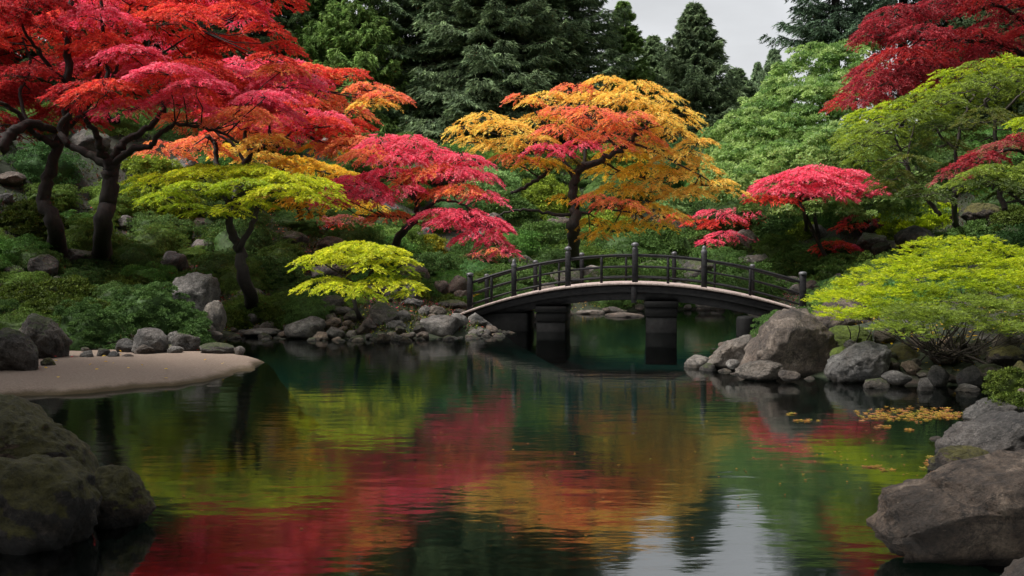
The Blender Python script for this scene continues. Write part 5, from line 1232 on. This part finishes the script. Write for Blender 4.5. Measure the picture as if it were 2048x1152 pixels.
print('shrubs', n_sh, len(placed))
# small stones along the waterline
for tr in range(900):
    a, b = rs.randrange(len(POND)), rs.random()
    p0, p1 = POND[a], POND[(a + 1) % len(POND)]
    X, Y = p0[0] + (p1[0] - p0[0]) * b + rs.gauss(0, .25), p0[1] + (p1[1] - p0[1]) * b + rs.gauss(0, .25)
    if Y < 9 or (X < -5 and Y < 20.7) or (X < -8.5 and Y < 24): continue
    if -5 < X < -3 and Y < 14: continue
    q = rs.uniform(.1, .24) * (1 + (Y > 30) * .6)
    if any((X - c[0]) ** 2 + (Y - c[1]) ** 2 < (q + c[2] * .9) ** 2 for c in hand): continue
    hand.append((X, Y, q)); px, py = project((X, Y, 0))
    if not (-20 < px < 2070): continue
    o = bpy.data.objects.new('shore_stone', rs.choice(rockdata)); o.scale = (q, q, q); o.location = (X, Y, max(gz(X, Y), -.1) + .35 * q)
    o.rotation_euler = (rs.uniform(-.3, .3), rs.uniform(-.3, .3), rs.uniform(0, 6.28)); f = rs.uniform(.6, 1.3); o.color = (f, f * .97, f * .93, 1); COL.objects.link(o)
    tag(o, 'small loose stone at the edge of the pond', 'rock', 'small loose stones along the waterline')
    if len([1 for o2 in COL.objects if o2.name.startswith('shore_stone')]) > 110: break

for tr in range(1500):
    seg_ = rs.choice([((-.3, 28.6), (-.9, 26.3)), ((-.9, 26.3), (-3.5, 25.5)), ((-3.5, 25.5), (-5.9, 25.9)), ((-5.9, 25.9), (-7.2, 27.3)), ((-7.9, 25), (-7.6, 21.4)), ((-7.6, 21.6), (-11.2, 21.2)), ((3.9, 18.9), (5.4, 17.5)), ((5.7, 16.8), (8.3, 15.8)), ((6.0, 17.6), (9.5, 17.5)), ((-3.5, 26.2), (-.9, 27.4)), ((-6, 26.8), (-3.5, 26.2))])
    b = rs.random(); (x0, y0), (x1, y1) = seg_
    X, Y = x0 + (x1 - x0) * b + rs.gauss(0, .22), y0 + (y1 - y0) * b + rs.gauss(0, .3)
    q = rs.uniform(.11, .32)
    if any((X - c[0]) ** 2 + (Y - c[1]) ** 2 < (.8 * (q + c[2])) ** 2 for c in hand): continue
    hand.append((X, Y, q))
    o = bpy.data.objects.new('bank_stone', rs.choice(rockdata)); o.scale = (q, q * rs.uniform(.8, 1.1), q * rs.uniform(.9, 1.3)); zg = gz(X, Y)
    if -8 > X and Y < 22.5: zg = max(zg, .12)
    o.location = (X, Y, max(zg, -.08) + .3 * q)
    o.rotation_euler = (rs.uniform(-.3, .3), rs.uniform(-.3, .3), rs.uniform(0, 6.28)); f = rs.uniform(.7, 2.0); o.color = (f, f * .96, f * .9, 1); COL.objects.link(o)
    px, py = project((X, Y, 0))
    tag(o, make_label(rs.choice(['rounded grey', 'small brown', 'angular grey', 'pale little', 'mossy', 'flat grey', 'dark little', 'tan', 'blunt grey', 'weathered']), 'stone', px, py), 'rock', 'stones heaped along the bank')
    if len([1 for o2 in COL.objects if o2.name.startswith('bank_stone')]) > 95: break

# fallen leaves lying on the slope and the sand
def litter(name, label, spots, seed):
    rs2 = np.random.default_rng(seed); L = Leaves()
    for (cx, cy, r, n_, cols, sandy) in spots:
        x = cx + rs2.normal(0, r, n_); y = cy + rs2.normal(0, r * .8, n_)
        z = ground(x, y)
        if sandy:
            d_ = -sdist(SAND, x, y); z = .13 * (1 - np.exp(-np.maximum(d_, 0) / .22)) + .02 * np.clip(d_, 0, 4) + .012; ok = (d_ > .15)
        else: ok = sdist(POND, x, y) > .3
        x, y, z = x[ok], y[ok], z[ok]; m_ = len(x)
        d = rs2.normal(size=(m_, 3)); d[:, 2] *= .2; nn = rs2.normal(0, .25, (m_, 3)); nn[:, 2] += 1
        L.add(np.stack([x, y, z + .02], 1), d, nn, rs2.uniform(.05, .10, m_), rs2.uniform(.035, .06, m_), pick(cols, m_) * rs2.uniform(.5, 1, (m_, 1)))
    tag(L.build(name, M_LEAF), label, 'leaves', kind='stuff')
litter('leaf_litter', 'red and orange fallen leaves scattered under the maples', [(-13, 30, 2.6, 2600, 'red', 0), (-11, 28, 2.2, 1800, 'deepred', 0), (-7.5, 27.5, 1.2, 900, 'chart', 0), (-3.6, 30, 1.8, 1400, 'pink', 0), (-3.5, 27, 1.0, 500, 'chart', 0), (2.2, 41, 3.2, 2200, 'orange', 0), (-8, 36, 2.5, 1800, 'coral', 0), (-1.2, 29.5, 1.2, 500, 'coral', 0), (11.5, 39, 2, 900, 'pink', 0), (8, 18.5, 1.5, 500, 'amber', 0)], 5)
def ground_cover(n_):
    rs2 = np.random.default_rng(21); L = Leaves()
    Y = rs2.uniform(21, 58, n_); X = rs2.uniform(-.58, .58, n_) * Y
    nzv = np.sin(X * 1.9 + 1.3 * np.sin(Y * 1.1)) * np.cos(Y * 1.6 + X * .7) + rs2.normal(0, .45, n_)
    ok = (sdist(POND, X, Y) > .35) & (nzv > -.35); X, Y = X[ok], Y[ok]; m_ = len(X)
    X = X + rs2.normal(0, .05, m_); z = ground(X, Y)
    d = rs2.normal(size=(m_, 3)); d[:, 2] = np.abs(d[:, 2]) + .5; nn = rs2.normal(size=(m_, 3)); nn[:, 1] -= .6; nn[:, 2] += .5
    cc = pick([(.035, .07, .015), (.05, .09, .02), (.07, .10, .02), (.03, .055, .015), (.10, .09, .03), (.08, .035, .02)], m_)
    L.add(np.stack([X, Y, z - .02], 1), d, nn, rs2.uniform(.08, .24, m_), rs2.uniform(.03, .07, m_), cc * rs2.uniform(.7, 1.2, (m_, 1)))
    tag(L.build('ground_cover', M_LEAF), 'low dark ferns and moss tufts covering the slope', 'ground cover', kind='stuff')
ground_cover(150000)
litter('sand_leaves', 'few fallen leaves lying on the pale sand', [(-8, 18, 2.2, 40, 'amber', 1), (-10, 19, 1.5, 20, 'red', 1)], 6)

# ------------------------------------------------------------------ leaves floating on the water
def floating(name, label, spots, n, size, seed):
    rs2 = np.random.default_rng(seed); V = []; Fc = []; C = []
    nv = 0
    for _ in range(n):
        x0, y0, x1, y1 = spots[rs2.integers(len(spots))]
        u = (rs2.random() + rs2.random()) / 2; v = (rs2.random() + rs2.random()) / 2
        px = x0 + (x1 - x0) * u; py = y0 + (y1 - y0) * v
        Y = Yw(py, .0); c = P(px, py, Y); a0 = rs2.uniform(0, 6.28); r = size * rs2.uniform(.6, 1.3)
        pts = []
        for k_ in range(10):
            a = a0 + k_ * math.pi / 5; rr = r * (1 if k_ % 2 == 0 else .55) * (1.15 if k_ == 0 else 1)
            pts.append((c[0] + rr * math.cos(a), c[1] + rr * math.sin(a), .006 + rs2.uniform(0, .012) * (k_ % 2 == 0)))
        V += pts; Fc.append(list(range(nv, nv + 10))); nv += 10
        col = np.array([(.34, .20, .03), (.38, .24, .04), (.30, .13, .03), (.25, .22, .03), (.34, .15, .06)][rs2.integers(5)]) * rs2.uniform(.7, 1.1)
        C += [col] * 10
    o = mesh_np(name, np.array(V), np.array([i for f in Fc for i in f]), 10, M_LEAF, col=np.array(C))
    tag(o, label, 'leaves', kind='stuff')
floating('fallen_leaves', 'raft of fallen yellow leaves floating by the near stones', [(1700, 818, 1830, 845), (1760, 812, 1930, 836), (1780, 815, 1900, 848), (1850, 822, 1932, 838)], 260, .042, 1)
floating('fallen_leaves', 'thin line of yellow leaves floating before the leaf raft', [(1568, 826, 1600, 832), (1570, 838, 1655, 844), (1745, 850, 1785, 858), (1810, 858, 1825, 862)], 34, .05, 2)
floating('fallen_leaves', 'few leaves floating beside the large slab rock', [(1722, 930, 1765, 940), (1750, 934, 1796, 946), (1840, 905, 1880, 955), (1850, 910, 1878, 950)], 34, .04, 3)
floating('fallen_leaves', 'sparse tiny leaves drifting on the open water', [(200, 840, 1800, 1150), (1300, 820, 1900, 1000)], 120, .014, 4)
